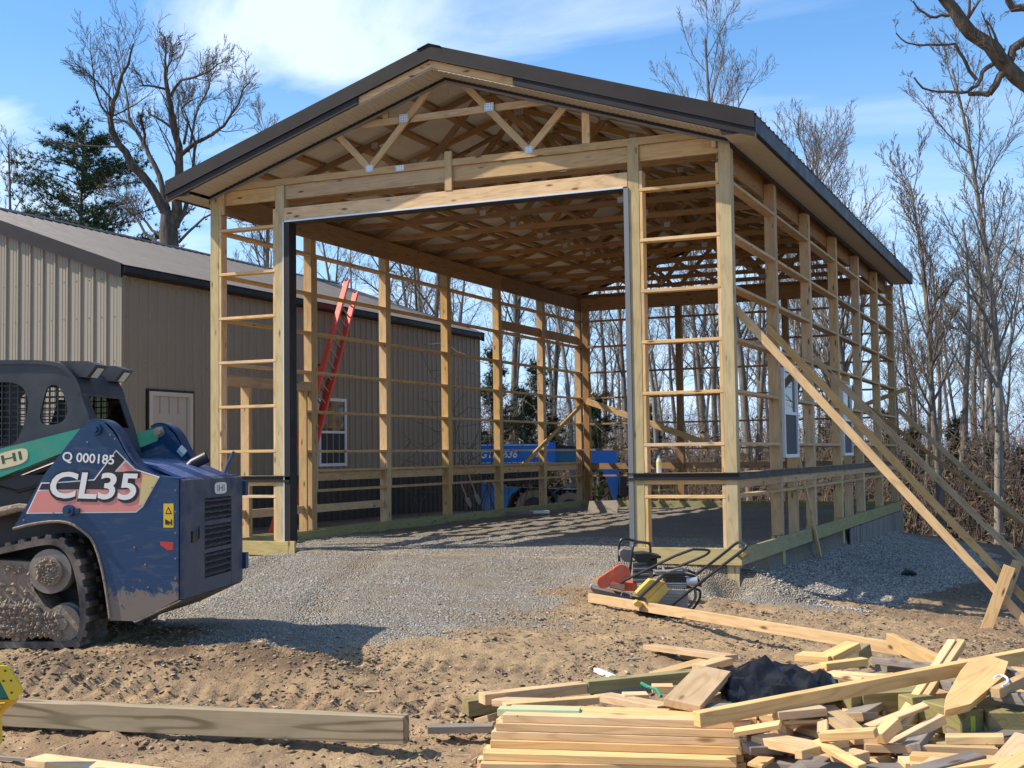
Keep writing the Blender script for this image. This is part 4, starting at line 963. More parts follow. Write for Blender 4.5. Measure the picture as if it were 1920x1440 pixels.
# undergrowth: thicket of thin stems (nobody could count it)
T = Tree(77); r = T.r; cnt = 0
while cnt < 6500:
    d = r.uniform(27, 75)*(1 if r.rand() < .7 else 1.3); u = r.uniform(650, 2150); x, y = camxy(u, d)
    if not clear(x, y, .4): continue
    cnt += 1; p = np.array([x, y, 0.]); H = r.uniform(.8, 3.8)*(.8+d/120); q = T.path(p, np.array([r.randn()*.35, r.randn()*.35, 1]), H, 4, .16, .03); q[0][2] = -.1
    r0 = r.uniform(.008, .020); T.tube('undergrowth', q, [r0*(1-.7*i/4) for i in range(5)], 3)
    for k in range(4):
        f = r.uniform(.2, 1)*3.99; j = int(f); T.tube('undergrowth', T.path(q[j]+(q[j+1]-q[j])*(f-j), r.randn(3)*np.array([1, 1, .5])+np.array([0, 0, .5]), H*r.uniform(.2, .5), 2, .2, .03), [.007, .006, .004], 3)
me = T.mesh('undergrowth', [M_twig2]); co = np.zeros(len(me.vertices)*3, dtype=np.float32); me.vertices.foreach_get('co', co); co = co.reshape(-1, 3); co[:, 2] += terrain(co[:, 0], co[:, 1]); me.vertices.foreach_set('co', co.ravel()); me.update()
obj('undergrowth', me, None, None, kind='stuff')
# dead leaves hanging on and lying under the thicket
n = 34000; rs = np.random.RandomState(5); d = rs.uniform(26, 70, n); u = rs.uniform(650, 2150, n); px = CAMP.x+fwd.x*d+rgt.x*(u-960)/FPX*d; py = CAMP.y+fwd.y*d+rgt.y*(u-960)/FPX*d
k = ~(((px > -W-1.5) & (px < 3.8) & (py < LB+2.5)) | ((px < -4) & (py < 22))); px, py = px[k], py[k]; n = len(px); pz = terrain(px, py)+rs.rand(n)**2.5*3.2
c = np.stack([px, py, pz], -1); V = (c[:, None]+rs.randn(n, 3, 3)*.05).reshape(-1, 3)
obj('dead_leaves', mesh('dead_leaves', V, np.arange(n*3).reshape(-1, 3), [mat('dead_leaf_a', (.22, .13, .075), .9), mat('dead_leaf_b', (.12, .08, .05), .9), mat('ivy_leaf', (.05, .07, .025), .8)], rs.choice([0, 1, 1, 2], n)), None, None, kind='stuff')
# ------------------------------------------------------------------ compact track loader
M_blue = mat('loader_blue_paint', (.010, .048, .115), .34); t, NN, LL, b = nodes(M_blue); P = coord(t); sx = NN('ShaderNodeSeparateXYZ'); LL(P, sx.inputs[0])
n1_ = noise(t, P, 11, 8, .75); low = ramp(t, math_(t, 'ADD', sx.outputs[2], math_(t, 'MULTIPLY', n1_, -.75)), (-.22, .8), (.04, 0.0))
ws = ramp(t, noise(t, mapping(t, P, (2, 2, 9)), 2.5, 6, .7), (.52, 0.0), (.75, .28)); dirtm = math_(t, 'MAXIMUM', low, ws)
scr = ramp(t, noise(t, mapping(t, P, (30, 30, 4), rot=(0, .5, 0)), 3, 3, .6), (.70, 0.0), (.74, .45))
c_ = mixc(t, scr, (.010, .048, .118), (.20, .24, .30)); LL(mixc(t, dirtm, c_, (.27, .20, .135)), b.inputs['Base Color']); LL(ramp(t, dirtm, (0, .33), (.6, .9)), b.inputs['Roughness'])
def dirty(name, col, rough, dcol=(.27, .21, .155), amt=.5, sc=6):
    m = mat(name, col, rough); t, NN, LL, b = nodes(m); P = coord(t); f = ramp(t, noise(t, P, sc, 6, .65), (.42, 0.0), (.68, amt))
    LL(mixc(t, f, col, dcol), b.inputs['Base Color']); LL(ramp(t, f, (0, rough), (.6, .9)), b.inputs['Roughness']); return m
M_dblue = dirty('loader_engine_door', (.016, .036, .08), .4, amt=.45); M_cab = dirty('cab_charcoal', (.035, .037, .042), .42, (.16, .15, .14), .25, 4)
M_green = dirty('lift_arm_green', (.02, .30, .20), .36, amt=.35, sc=5); M_track = dirty('track_rubber', (.05, .046, .042), .8, (.27, .22, .17), .95, 3.5)
M_mud = mat('caked_mud', (.30, .235, .175), .95, 0, .15); t, NN, LL, b = nodes(M_mud); P = coord(t); LL(mixc(t, noise(t, P, 14, 5, .6), (.20, .15, .11), (.40, .32, .245)), b.inputs['Base Color']); bump(t, noise(t, P, 22, 5, .65), 1.0, .03)
M_steel = dirty('worn_steel', (.20, .18, .155), .6, (.33, .265, .2), .95, 4)
M_vinylw = mat('decal_white', (.82, .79, .71), .5); M_vinylk = mat('decal_black', (.02, .02, .022), .45); M_vinylp = dirty('decal_salmon', (.72, .25, .20), .5, (.5, .4, .3), .25, 5)
M_vinyly = mat('decal_yellow', (.75, .48, .03), .5); M_vinylr = mat('decal_red', (.55, .04, .03), .5); M_cream = mat('decal_cream', (.75, .62, .36), .5); M_dgreen = mat('decal_dark_green', (.02, .10, .07), .5)
M_cabglass = glass_mat('cab_glass'); M_cabglass.node_tree.nodes['Transparent BSDF'].inputs[0].default_value = (.36, .43, .39, 1); M_cabglass.node_tree.nodes['Fresnel'].inputs[0].default_value = 1.02
LF = Matrix(((.952, -.305, 0, -2.73), (.305, .952, 0, -7.37), (0, 0, 1, -.215), (0, 0, 0, 1)))
ld = root('track_loader', 'muddy blue compact track loader with green lift arms and charcoal cab', 'track loader', MW=LF)
def mbl(mb, name, mats, parent=ld, smooth=False, **p): return mb.build(name, mats, parent, MW=LF, smooth=smooth, **p)
def curve_plate(name, outer, holes, y0, y1, m, parent, bev=0):
    cu = bpy.data.curves.new(name, 'CURVE'); cu.dimensions = '2D'; cu.fill_mode = 'BOTH'; cu.extrude = (y1-y0)/2
    for poly in [outer]+holes:
        sp_ = cu.splines.new('POLY'); sp_.points.add(len(poly)-1); sp_.use_cyclic_u = True
        for i, (x, z) in enumerate(poly): sp_.points[i].co = (x, z, 0, 1)
    o = bpy.data.objects.new('tmp', cu); COL.objects.link(o); bpy.context.view_layer.update()
    dg = bpy.context.evaluated_depsgraph_get(); me = bpy.data.meshes.new_from_object(o.evaluated_get(dg)); bpy.data.objects.remove(o)
    me.materials.clear(); me.materials.append(m); me.transform(Matrix.Translation((0, (y0+y1)/2, 0)) @ Matrix.Rotation(R_(90), 4, 'X')); me.update()
    return obj(name, me, parent, LF)
def strip(mb, prof, y0, y1, th=.012, m=0):
    n = len(prof)
    for i in range(n-1):
        (xa, za), (xb, zb) = prof[i], prof[i+1]; L = math.hypot(xb-xa, zb-za); nx_, nz_ = (zb-za)/L*th, -(xb-xa)/L*th
        mb.prism([(xa, za), (xb, zb), (xb-nx_*-1, zb+nz_), (xa-nx_*-1, za+nz_)], y0, y1, m)
def smooth_pts(p, it=2, closed=False):
    for _ in range(it):
        q = [] if closed else [p[0]]
        for i in range(len(p) if closed else len(p)-1):
            a, b_ = p[i], p[(i+1) % len(p)]; q += [(a[0]*.75+b_[0]*.25, a[1]*.75+b_[1]*.25), (a[0]*.25+b_[0]*.75, a[1]*.25+b_[1]*.75)]
        if not closed: q.append(p[-1])
        p = q
    return p
up_ = [(-.702, .837), (-.466, 1.227), (-.20, 1.551)]+[(-.083+.078*math.cos(a), 1.535+.080*math.sin(a)) for a in (2.6, 2.2, 1.8, 1.4, 1.0, .6)]+[(.036, 1.525), (.083, 1.455), (.111, 1.40), (.178, 1.300), (.24, 1.25), (.309, 1.215), (.375, 1.19), (.524, 1.179)]
lo_ = [(.522, .335), (.33, .237), (.2, .183), (.022, .188), (.012, .282), (-.017, .461), (-.055, .623), (-.103, .75), (-.169, .814), (-.264, .873), (-.378, .892), (-.559, .871)]
cap = [(-.16, 1.59), (-.10, 1.620), (-.03, 1.61), (.03, 1.575), (.083, 1.511), (.125, 1.42), (.19, 1.318), (.25, 1.262), (.309, 1.228), (.375, 1.20), (.524, 1.187)]
for y0, y1 in ((0, .035), (1.315, 1.35)):
    sd_ = curve_plate('side_panel', up_+lo_, [], y0, y1, M_blue, ld)
    yi = y0+.125 if y0 < .5 else y0-.11
    inner = [(-.30, 1.25)]+up_[2:-2]+[(.30, 1.22), (.30, 1.15), (-.2, 1.1)]
    curve_plate('tower_plate', inner, [], yi, yi+.02, M_blue, ld)
    mb = MB(); a, b_ = (0, yi+.022) if y0 < .5 else (yi, 1.35); strip(mb, smooth_pts(cap, 2), a, b_, .014); mbl(mb, 'tower_cap', M_blue)
    mb = MB(); yf = -.012 if y0 < .5 else 1.20
    mb.cyl((-.083, yf+.01, 1.54), (0, 1, 0), .042, .05, 20); mb.cyl((-.083, yf-.02, 1.54), (0, 1, 0), .026, .03, 6); mbl(mb, 'arm_pivot', M_steel if y0 > .5 else M_blue)
mb = MB()   # louvre slots on the near cap
for i in range(5): x = .135+i*.014; mb.box(x, x+.006, .03, .09, 1.405-.0-i*.019, 1.410-i*.019)
mbl(mb, 'cap_slots', M_black)
mb = MB(); mb.prism([(-.6, .90), (-.35, 1.2), (.29, 1.19), (.46, 1.15), (.46, .36), (.31, .26), (.19, .21), (.04, .21), (-.05, .66), (-.15, .84), (-.3, .90)], .036, 1.314); mbl(mb, 'engine_bay', M_black)
mb = MB(); strip(mb, smooth_pts([(-.12, 1.33), (.1, 1.315), (.3, 1.275), (.42, 1.22), (.53, 1.178)], 2), .146, 1.204, .02); hood = mbl(mb, 'engine_hood', dirty('hood_blue', (.03, .07, .22), .25, (.3, .3, .32), .45, 3))
mb = MB(); mb.tube([LF @ Vector((.24, .92, 1.22)), LF @ Vector((.30, .93, 1.285)), LF @ Vector((.40, .95, 1.335))], [.048, .045, .046], 16, cap=False); mb.tube([LF @ Vector((.395, .95, 1.332)), LF @ Vector((.30, .93, 1.285))], [.036, .03], 16, 0); mb.build('exhaust_pipe', M_black, ld, smooth=True)
mb = MB(); mb.tube([LF @ Vector(p) for p in ((.44, 1.24, 1.18), (.455, 1.26, 1.24), (.50, 1.28, 1.36), (.51, 1.28, 1.375))], [.012, .012, .013, .012], 8); mb.build('latch_lever', M_blue, ld)
mb = MB(); mb.tube([LF @ Vector((x, -.004, z)) for x, z in smooth_pts([(-.697, .838), (-.559, .871), (-.378, .892), (-.264, .873), (-.169, .814), (-.103, .75), (-.055, .623), (-.017, .461), (.012, .282), (.022, .20)], 1)], .011, 6); mb.build('arch_mud', M_mud, ld)
# rear engine door with three grilles
dx0, dx1 = .527, .56; mb = MB()
zz = [.335, .444, .626, .645, .829, .852, 1.027, 1.17]
mb.box(dx0, dx1, .012, .44, .335, 1.17); mb.box(dx0, dx1, 1.06, 1.34, .335, 1.17)
for a, b_ in ((.335, .440), (.622, .652), (.824, .858), (1.027, 1.17)): mb.box(dx0, dx1-.002, .44, 1.06, a, b_)
mb.prism([(dx0, 1.17), (dx1-.012, 1.17), (dx0-.02, 1.19)], .012, 1.34)
door = mbl(mb, 'engine_door', M_dblue)
for (a, b_) in ((.440, .622), (.652, .824), (.858, 1.027)):
    mb = MB(); mb.box(dx0+.002, dx0+.006, .44, 1.06, a, b_, 0); n_ = 4
    for i in range(n_):
        z0 = a+(b_-a)*(i+.55)/n_
        pts = [LF @ Vector((dx1-.012, .445+.61*k/10, z0+.004*math.sin(k*1.7+i+a*30))) for k in range(11)]; mb2_ = None
        for k in range(10): 
            p, q = pts[k], pts[k+1]; o_ = LF.to_3x3() @ Vector((-.018, 0, 0)); bidx = len(mb.V)
        mb.prism([(dx1-.004, z0-.006), (dx1-.004, z0+.004), (dx0+.008, z0+.028), (dx0+.008, z0+.018)], .441, 1.059, 1)
        for k in range(6): yk = .46+.1*k; mb.cyl((dx1-.004, yk+.03, z0+(.003 if (k+i) % 2 else -.002)), (0, 1, 0), .007, .1, 6, 1)
    mbl(mb, 'grille', [M_black, mat('grille_slat', (.03, .03, .034), .5)], door)
mb = MB(); mb.box(dx1, dx1+.012, .15, .25, .72, .80); mb.box(dx1+.01, dx1+.02, .27, .285, .74, .83); mbl(mb, 'door_latch', M_black, door)
for (a, b_) in ((1.02, 1.14), (.43, .56)): mb = MB(); mb.box(.47, .585, 1.352, 1.42, a, b_); mbl(mb, 'hinge_block', M_blue)
mb = MB(); mb.prism([(.53, .33), (.545, .325), (.33, .228), (.20, .17), (.19, .183), (.33, .24)], .0, 1.35); mbl(mb, 'belly_plate', M_mud)
# cab
roofl = [(-1.45, 2.03), (-1.30, 2.066), (-.96, 2.074), (-.626, 2.067), (-.487, 2.045), (-.408, 1.986), (-.348, 1.909), (-.318, 1.814), (-.269, 1.671), (-.19, 1.40), (-.18, 1.20)]
bigw = [(-1.22, 1.80), (-1.12, 1.89), (-.962, 1.911), (-.843, 1.904), (-.773, 1.87), (-.733, 1.783), (-.737, 1.679), (-.78, 1.55), (-.829, 1.45), (-.93, 1.43), (-1.2, 1.43)]
smw = [(-.565, 1.88), (-.516, 1.882), (-.476, 1.845), (-.436, 1.75), (-.426, 1.674), (-.465, 1.599), (-.563, 1.582), (-.632, 1.592), (-.643, 1.659), (-.614, 1.772), (-.595, 1.847)]
bigs, sms = smooth_pts(bigw, 2, True), smooth_pts(smw, 2, True)
def span(poly, axis, c):
    r = []
    for i in range(len(poly)):
        a, b_ = poly[i], poly[(i+1) % len(poly)]
        if (a[axis]-c)*(b_[axis]-c) < 0: k = (c-a[axis])/(b_[axis]-a[axis]); r.append(a[1-axis]+(b_[1-axis]-a[1-axis])*k)
    return (min(r), max(r)) if len(r) >= 2 else None
for y0 in (.28, 1.05):
    cs = curve_plate('cab_side', [(x, z-.012) for x, z in smooth_pts(roofl, 1)]+[(-1.5, 1.2)], [bigs, sms], y0, y0+.022, M_cab, ld)
    mb = MB()
    for poly in (bigs, sms):
        for i in range(20):
            c = -1.25+i*.062
            s_ = span(poly, 0, c)
            if s_: mb.box(c-.0045, c+.0045, y0+.006, y0+.012, *s_)
        for i in range(12):
            c = 1.42+i*.046; s_ = span(poly, 1, c)
            if s_: mb.box(s_[0], s_[1], y0+.012, y0+.018, c-.0045, c+.0045)
    mbl(mb, 'side_screen', M_black, cs)
mb = MB(); strip(mb, smooth_pts(roofl[:8], 2), .27, 1.082, .03); mbl(mb, 'cab_roof', M_cab, smooth=True)
mb = MB(); w0, w1 = (-.318, 1.800), (-.237, 1.57)
strip(mb, [(-.318, 1.814), w0], .27, 1.082, .03); strip(mb, [w0, w1], .27, .40, .03); strip(mb, [w0, w1], .97, 1.082, .03); strip(mb, [w1, (-.19, 1.40), (-.18, 1.2)], .27, 1.082, .03); rb = mbl(mb, 'cab_rear_frame', M_cab)
mb = MB(); strip(mb, [(w0[0]-.01, w0[1]), (w1[0]-.01, w1[1])], .395, .975, .004); mbl(mb, 'rear_window', M_cabglass, rb)
mb = MB()
for i in range(5): z = 1.42+i*.07; mb.box(-1.36, -1.352, .31, 1.05, z, z+.008)
for i in range(8): y = .34+i*.095; mb.box(-1.352, -1.345, y, y+.008, 1.3, 1.95)
mb.box(-1.38, -1.34, .28, .34, 1.2, 2.05); mb.box(-1.38, -1.34, 1.0, 1.07, 1.2, 2.05); mbl(mb, 'cab_front', M_black)
mb = MB(); mb.prism([(-1.0, 1.25), (-.62, 1.22), (-.5, 1.75), (-.58, 1.78), (-.72, 1.36), (-1.0, 1.36)], .45, .9); mb.box(-1.15, -1.1, .36, .42, 1.2, 1.6); mb.box(-1.15, -1.1, .93, .99, 1.2, 1.6); mb.box(-.95, -.7, .33, .40, 1.44, 1.49); mbl(mb, 'seat', M_black)
M_lens = mat('lamp_lens', (.62, .60, .48), .3)
for y0 in (.34, .86):
    dx_ = 0 if y0 < .5 else -.01; mb = MB(); mb.prism([(-.53+dx_, 2.062), (-.30+dx_, 2.056), (-.234+dx_, 2.030), (-.31+dx_, 1.935), (-.37+dx_, 1.94), (-.45+dx_, 2.01)], y0, y0+.21); lm = mbl(mb, 'work_light', M_cab)
    mb = MB(); mb.prism([(-.246+dx_, 2.008), (-.243+dx_, 2.006), (-.297+dx_, 1.938), (-.300+dx_, 1.940)], y0+.05, y0+.16); mb2 = mbl(mb, 'lens', M_lens, lm)
# lift arms, bucket
armp = [(-.05, 1.585), (-.205, 1.552), (-.82, 1.412), (-1.75, 1.19), (-2.05, 1.02), (-2.25, .72), (-2.3, .3), (-2.14, .3), (-2.08, .68), (-1.9, .90), (-1.7, .99), (-.82, 1.207), (-.366, 1.371), (-.10, 1.47)]
for y0 in (.055, 1.22):
    a_ = curve_plate('lift_arm', armp, [], y0-.02, y0+.055, M_green, ld)
    if y0 < .5:
        mb = MB(); el = [(-.745+.135*math.cos(k/24*6.2832), .058*math.sin(k/24*6.2832)) for k in range(24)]
        sl_ = .222; pts = [(x*1.0, 1.338+(x+.745)*sl_+z) for x, z in [(-.745+(.135 if False else 0)+((abs(math.cos(k/24*6.2832))**.6)*math.copysign(1, math.cos(k/24*6.2832)))*.135, ((abs(math.sin(k/24*6.2832))**.6)*math.copysign(1, math.sin(k/24*6.2832)))*.058) for k in range(24)]]
        mb.prism(pts, y0-.0225, y0-.0205); mbl(mb, 'badge', M_cream, a_)
mb = MB(); mb.tube([LF @ Vector((-1.4, .16, 1.0)), LF @ Vector((-.82, .16, 1.155)), LF @ Vector((-.30, .16, 1.345))], .032, 10); mb.tube([LF @ Vector((-1.5, 1.2, .97)), LF @ Vector((-.3, 1.2, 1.345))], .032, 10); mb.build('lift_cylinder', M_black, ld, smooth=True)
mb = MB(); mb.box(-2.5, -2.1, -.1, 1.45, -.02, .0); mb.prism([(-2.15, 0), (-2.1, 0), (-2.12, .5), (-2.3, .62), (-2.3, .6), (-2.16, .48)], -.1, 1.45); mb.prism([(-2.75, 0), (-2.1, 0), (-2.12, .5), (-2.3, .62)], -.12, -.1); mb.prism([(-2.75, 0), (-2.1, 0), (-2.12, .5), (-2.3, .62)], 1.45, 1.47); mbl(mb, 'bucket', M_steel)
# chassis between the tracks, near lower arm link
mb = MB(); mb.box(-1.6, -.05, .30, 1.05, .22, .95); mb.box(-1.5, -.5, .10, 1.25, .93, 1.22); mbl(mb, 'chassis', M_black)
mb = MB(); mb.tube([LF @ Vector(p) for p in ((-1.2, .05, .93), (-.85, .02, .95), (-.66, .02, .99), (-.6, .04, .98))], [.03, .035, .03, .03], 8); mb.build('arm_link', M_mud, ld, smooth=True)
# tracks
outer = [(-.606, .745), (-.40, .778), (-.285, .725), (-.205, .60), (-.165, .43), (-.145, .282), (-.150, .12), (-.195, .02), (-.29, -.005), (-.8, -.005), (-1.35, -.005), (-1.58, .05), (-1.70, .20), (-1.66, .36), (-1.45, .50), (-1.0, .66)]
os_ = smooth_pts(outer, 2, True)
def offs(poly, d):
    n = len(poly); r = []
    for i in range(n):
        a, b_ = poly[i-1], poly[(i+1) % n]; tx, tz = b_[0]-a[0], b_[1]-a[1]; L = math.hypot(tx, tz); r.append((poly[i][0]-tz/L*d, poly[i][1]+tx/L*d))
    return r
sgn = sum(os_[i][0]*os_[(i+1) % len(os_)][1]-os_[(i+1) % len(os_)][0]*os_[i][1] for i in range(len(os_)))
def resample(poly, st):
    P_ = np.array(poly+[poly[0]]); L = np.r_[0, np.cumsum(np.linalg.norm(np.diff(P_, axis=0), axis=1))]; n = int(L[-1]/st); s_ = np.linspace(0, L[-1], n, endpoint=False); return [(float(np.interp(k, L, P_[:, 0])), float(np.interp(k, L, P_[:, 1]))) for k in s_]
for yk, (y0, y1) in enumerate(((-.02, .38), (.97, 1.37))):
    sg = 1 if sgn > 0 else -1; inn = offs(os_, sg*.045); mb = MB(); n = len(os_)
    for i in range(n):
        j = (i+1) % n
        if True:
            b0 = len(mb.V)
            for (p, q) in (os_[i], os_[j], inn[j], inn[i]):
                mb.V += [Vector((p, y0, q)), Vector((p, y1, q))]
            for f in ((0, 1, 3, 2), (4, 5, 7, 6), (0, 2, 4, 6), (1, 7, 5, 3)): mb.F.append([b0+k for k in f]); mb.I.append(0)
    rs_ = resample(os_, .098); on = len(rs_)
    for i in range(on):
        a, b_ = rs_[i-1], rs_[(i+1) % on]; tx, tz = b_[0]-a[0], b_[1]-a[1]; L = math.hypot(tx, tz); tx /= L; tz /= L; nx_, nz_ = (tz*sg, -tx*sg); c = rs_[i]
        for (ya, yb, sh) in ((y0-.0, y0+.17, 0), (y1-.17, y1, .045)):
            cx_, cz_ = c[0]+tx*sh, c[1]+tz*sh; b0 = len(mb.V)
            for s1, hh in ((-.028, 0), (.028, 0), (.018, .026), (-.018, .026)):
                for yy_ in (ya, yb): mb.V.append(Vector((cx_+tx*s1+nx_*(hh-.002), yy_, cz_+tz*s1+nz_*(hh-.002))))
            for f in ((0, 1, 3, 2), (2, 3, 5, 4), (4, 5, 7, 6), (6, 7, 1, 0), (0, 2, 4, 6), (1, 7, 5, 3)): mb.F.append([b0+k for k in f]); mb.I.append(0)
    tk = mbl(mb, 'track', M_track)
    ym = y0 if yk == 0 else y1-.03
    mb = MB(); mb.cyl((-.418, ym+.06, .535), (0, 1, 0), .158, .10, 28); mb.cyl((-.418, ym+.02, .535), (0, 1, 0), .105, .10, 24, 1, .092); mbl(mb, 'drive_sprocket', [M_steel, M_mud], smooth=True)
    for (x, z, r_) in ((-.326, .165, .142), (-1.52, .20, .145), (-.65, .062, .058), (-.86, .062, .058), (-1.07, .062, .058), (-1.28, .062, .058)):
        mb = MB(); mb.cyl((x, (y0+y1)/2, z), (0, 1, 0), r_, .24, 28); mb.cyl((x, y0+.03, z), (0, 1, 0), r_*.93, .03, 28, 1); mb.cyl((x, y0+.02, z), (0, 1, 0), r_*.3, .05, 14, 1); mbl(mb, 'idler' if r_ > .1 else 'roller', [M_steel, M_mud], smooth=True)
    mb = MB(); mb.prism([(-1.45, .40), (-.9, .62), (-.56, .60), (-.545, .40), (-.46, .285), (-.34, .215), (-.35, .115), (-.44, .075), (-1.42, .085)], y0+.03, y1-.03); mbl(mb, 'track_frame', M_mud)
# mud stuck to the near track frame
rs2 = np.random.RandomState(9); V = []; F = []
oc = np.array([(1,0,0),(-1,0,0),(0,1,0),(0,-1,0),(0,0,1),(0,0,-1)], float); of = [(0,2,4),(2,1,4),(1,3,4),(3,0,4),(2,0,5),(1,2,5),(3,1,5),(0,3,5)]
for i in range(1700):
    x = rs2.uniform(-1.45, -.34); zt = .24 if x > -.5 else (.32 if i % 7 else .6); z = rs2.uniform(.08, zt)
    if x > -.56 and z > .30: continue
    s = rs2.uniform(.006, .030); k = len(V)*1; c = np.array([x, .012-.012*rs2.rand()-(.02 if z < .3 else 0), z]); vv = oc*(1+.6*(rs2.rand(6, 1)-.5))*s+c; b0 = len(V); V += [tuple(q) for q in vv]; F += [(a+b0, b_+b0, c_2+b0) for a, b_, c_2 in of]
for i in range(160):
    a = rs2.rand()*6.28; r_ = .088*math.sqrt(rs2.rand()); s = rs2.uniform(.008, .02); c = np.array([-.418+r_*math.cos(a), -.052, .535+r_*math.sin(a)]); vv = oc*(1+.6*(rs2.rand(6, 1)-.5))*s+c; b0 = len(V); V += [tuple(q) for q in vv]; F += [(a_+b0, b_+b0, c_2+b0) for a_, b_, c_2 in of]
obj('caked_mud', mesh('caked_mud', V, F, M_mud), ld, LF, kind='stuff')
sp0 = [o for o in ld.children if o.name.startswith('side_panel')][0]
for (x, z) in ((.50, 1.10), (.50, .95), (.50, .80), (.50, .62), (.50, .48), (.50, .38), (.30, .42), (.10, .30), (-.62, .90), (-.40, .95), (.02, 1.50), (.055, 1.47), (-.15, 1.45), (.33, 1.12), (.28, .58), (.20, .70)): b1_ = MB(); b1_.cyl((x, -.002, z), (0, 1, 0), .007, .005, 8); b1_.build('bolt', M_steel, sp0, MW=LF)
mb = MB()
for j in range(4): mb.tube([LF @ Vector(p) for p in ((-.95, .10+.03*j, 1.16-.03*j), (-.72, .09+.03*j, 1.10-.05*j), (-.55, .07+.03*j, 1.14-.03*j), (-.45, .07+.02*j, 1.22))], .011, 6)
mb.build('hoses', M_black, ld, smooth=True)
# decals on the near side
def text_mesh(s, m, bold=0.0, shear=0.0, extrude=0):
    cu = bpy.data.curves.new('txt', 'FONT'); cu.body = s; cu.offset = bold; cu.shear = shear; cu.extrude = extrude; cu.size = 1; cu.resolution_u = 4
    o = bpy.data.objects.new('tmp', cu); COL.objects.link(o); bpy.context.view_layer.update(); me = bpy.data.meshes.new_from_object(o.evaluated_get(bpy.context.evaluated_depsgraph_get())); bpy.data.objects.remove(o)
    me.materials.clear(); me.materials.append(m); return me
def lettering(name, s, m, origin, xdir, ydir, width, height, parent, bold=0.0, shear=0.0, grow=0, lift=0.0):
    me = text_mesh(s, m, bold, shear); co = np.zeros(len(me.vertices)*3, dtype=np.float32); me.vertices.foreach_get('co', co); co = co.reshape(-1, 3); mn, mx_ = co.min(0), co.max(0)
    co[:, 0] = (co[:, 0]-mn[0])/(mx_[0]-mn[0])*(width+2*grow)-grow; co[:, 1] = (co[:, 1]-mn[1])/(mx_[1]-mn[1])*(height+2*grow)-grow; me.vertices.foreach_set('co', co.ravel()); me.update()
    X = Vector(xdir).normalized(); Y = Vector(ydir); Y = (Y-X*Y.dot(X)).normalized(); Z = X.cross(Y); MM = Matrix.Identity(4); o_ = Vector(origin)+Z*lift
    for i in range(3): MM[i][0] = X[i]; MM[i][1] = Y[i]; MM[i][2] = Z[i]; MM[i][3] = o_[i]
    return obj(name, me, parent, MM)
def ldv(x, y, z): return LF @ Vector((x, y, z))
LX = LF.to_3x3() @ Vector((1, 0, -.035)); LZ = Vector((0, 0, 1))
def decal(name, poly, y, m): mb = MB(); mb.prism(poly, y, y+.0008); return mbl(mb, name, m, sp0)
decal('decal_border', [(-.603, .944), (-.492, 1.166), (-.40, 1.166), (-.10, 1.185), (.064, 1.392), (.205, 1.255), (.385, 1.197), (.262, .985), (.212, .946)], -.0010, M_vinylw)
decal('decal_salmon', [(-.590, .952), (-.515, 1.105), (-.44, 1.108), (-.05, 1.108), (.10, 1.27), (.135, 1.307), (.20, 1.25), (.371, 1.194), (.256, .99), (.208, .954)], -.0020, M_vinylp)
decal('decal_black_band', [(-.508, 1.115), (-.486, 1.158), (-.40, 1.158), (-.095, 1.176), (.064, 1.380), (.128, 1.318), (.05, 1.235), (.21, 1.235), (.20, 1.11)], -.0030, M_vinylk)
decal('torn_patch', [(.262, 1.215), (.375, 1.192), (.33, 1.11), (.262, .993), (.235, 1.0), (.245, 1.10)], -.0040, dirty('torn_decal', (.70, .50, .12), .6, (.5, .48, .4), .9, 22))
lettering('model_lettering_edge', 'CL35', M_vinylk, ldv(-.425, -.0012, 1.045), LX, LZ, .655, .205, sp0, .035, .12, .012, .0040)
lettering('model_lettering', 'CL35', M_vinylw, ldv(-.425, -.0012, 1.055), LX, LZ, .645, .19, sp0, .022, .12, 0, .0055)
lettering('stencil_number', 'Q 000185', M_vinylw, ldv(-.335, -.001, 1.305), LF.to_3x3() @ Vector((1, 0, -.08)), LZ, .385, .08, sp0, .018, 0, 0, .006)
mb = MB(); mb.cyl((-.274, -.02, .966), (0, 1, 0), .040, .045, 20); mb.box(-.27, -.20, -.03, 0, .945, .98); mb.cyl((-.274, -.05, .966), (0, 1, 0), .018, .02, 6); mbl(mb, 'tow_pin', M_blue, sp0, True)
decal('warning_sticker', [(.413, .838), (.413, 1.007), (.486, 1.007), (.486, .838)], -.001, M_vinyly)
decal('warning_triangle', [(.425, .935), (.474, .935), (.449, .985)], -.002, M_vinylk); decal('warning_triangle_inner', [(.435, .941), (.464, .941), (.449, .971)], -.003, M_vinyly)
decal('warning_marks', [(.425, .86), (.455, .858), (.455, .866), (.466, .866), (.466, .855), (.476, .855), (.476, .895), (.466, .895), (.466, .875), (.425, .90)], -.002, M_vinylk)
decal('red_sticker', [(.39, .715), (.39, .74), (.483, .735), (.482, .68), (.44, .68), (.43, .69)], -.001, M_vinylr)
mb = MB(); pts = [(.80+.14*((abs(math.cos(a))**.5)*math.copysign(1, math.cos(a))), 1.095+.044*((abs(math.sin(a))**.5)*math.copysign(1, math.sin(a)))) for a in [k/20*6.2832 for k in range(20)]]
mb.prism(pts, dx1, dx1+.002, 0, lambda p, q, a: (a, p, q)); bd = mbl(mb, 'badge', M_vinylw, door)
lettering('badge_lettering', 'IHI', M_steel, ldv(dx1+.003, .715, 1.070), LF.to_3x3() @ Vector((0, 1, 0)), LZ, .17, .050, door, .01)
arm0 = [o for o in ld.children if o.name.startswith('lift_arm')][0]
lettering('badge_lettering', 'IHI', M_dgreen, ldv(-.845, .0318, 1.29), LF.to_3x3() @ Vector((1, 0, .222)), LZ, .20, .062, arm0, .012)
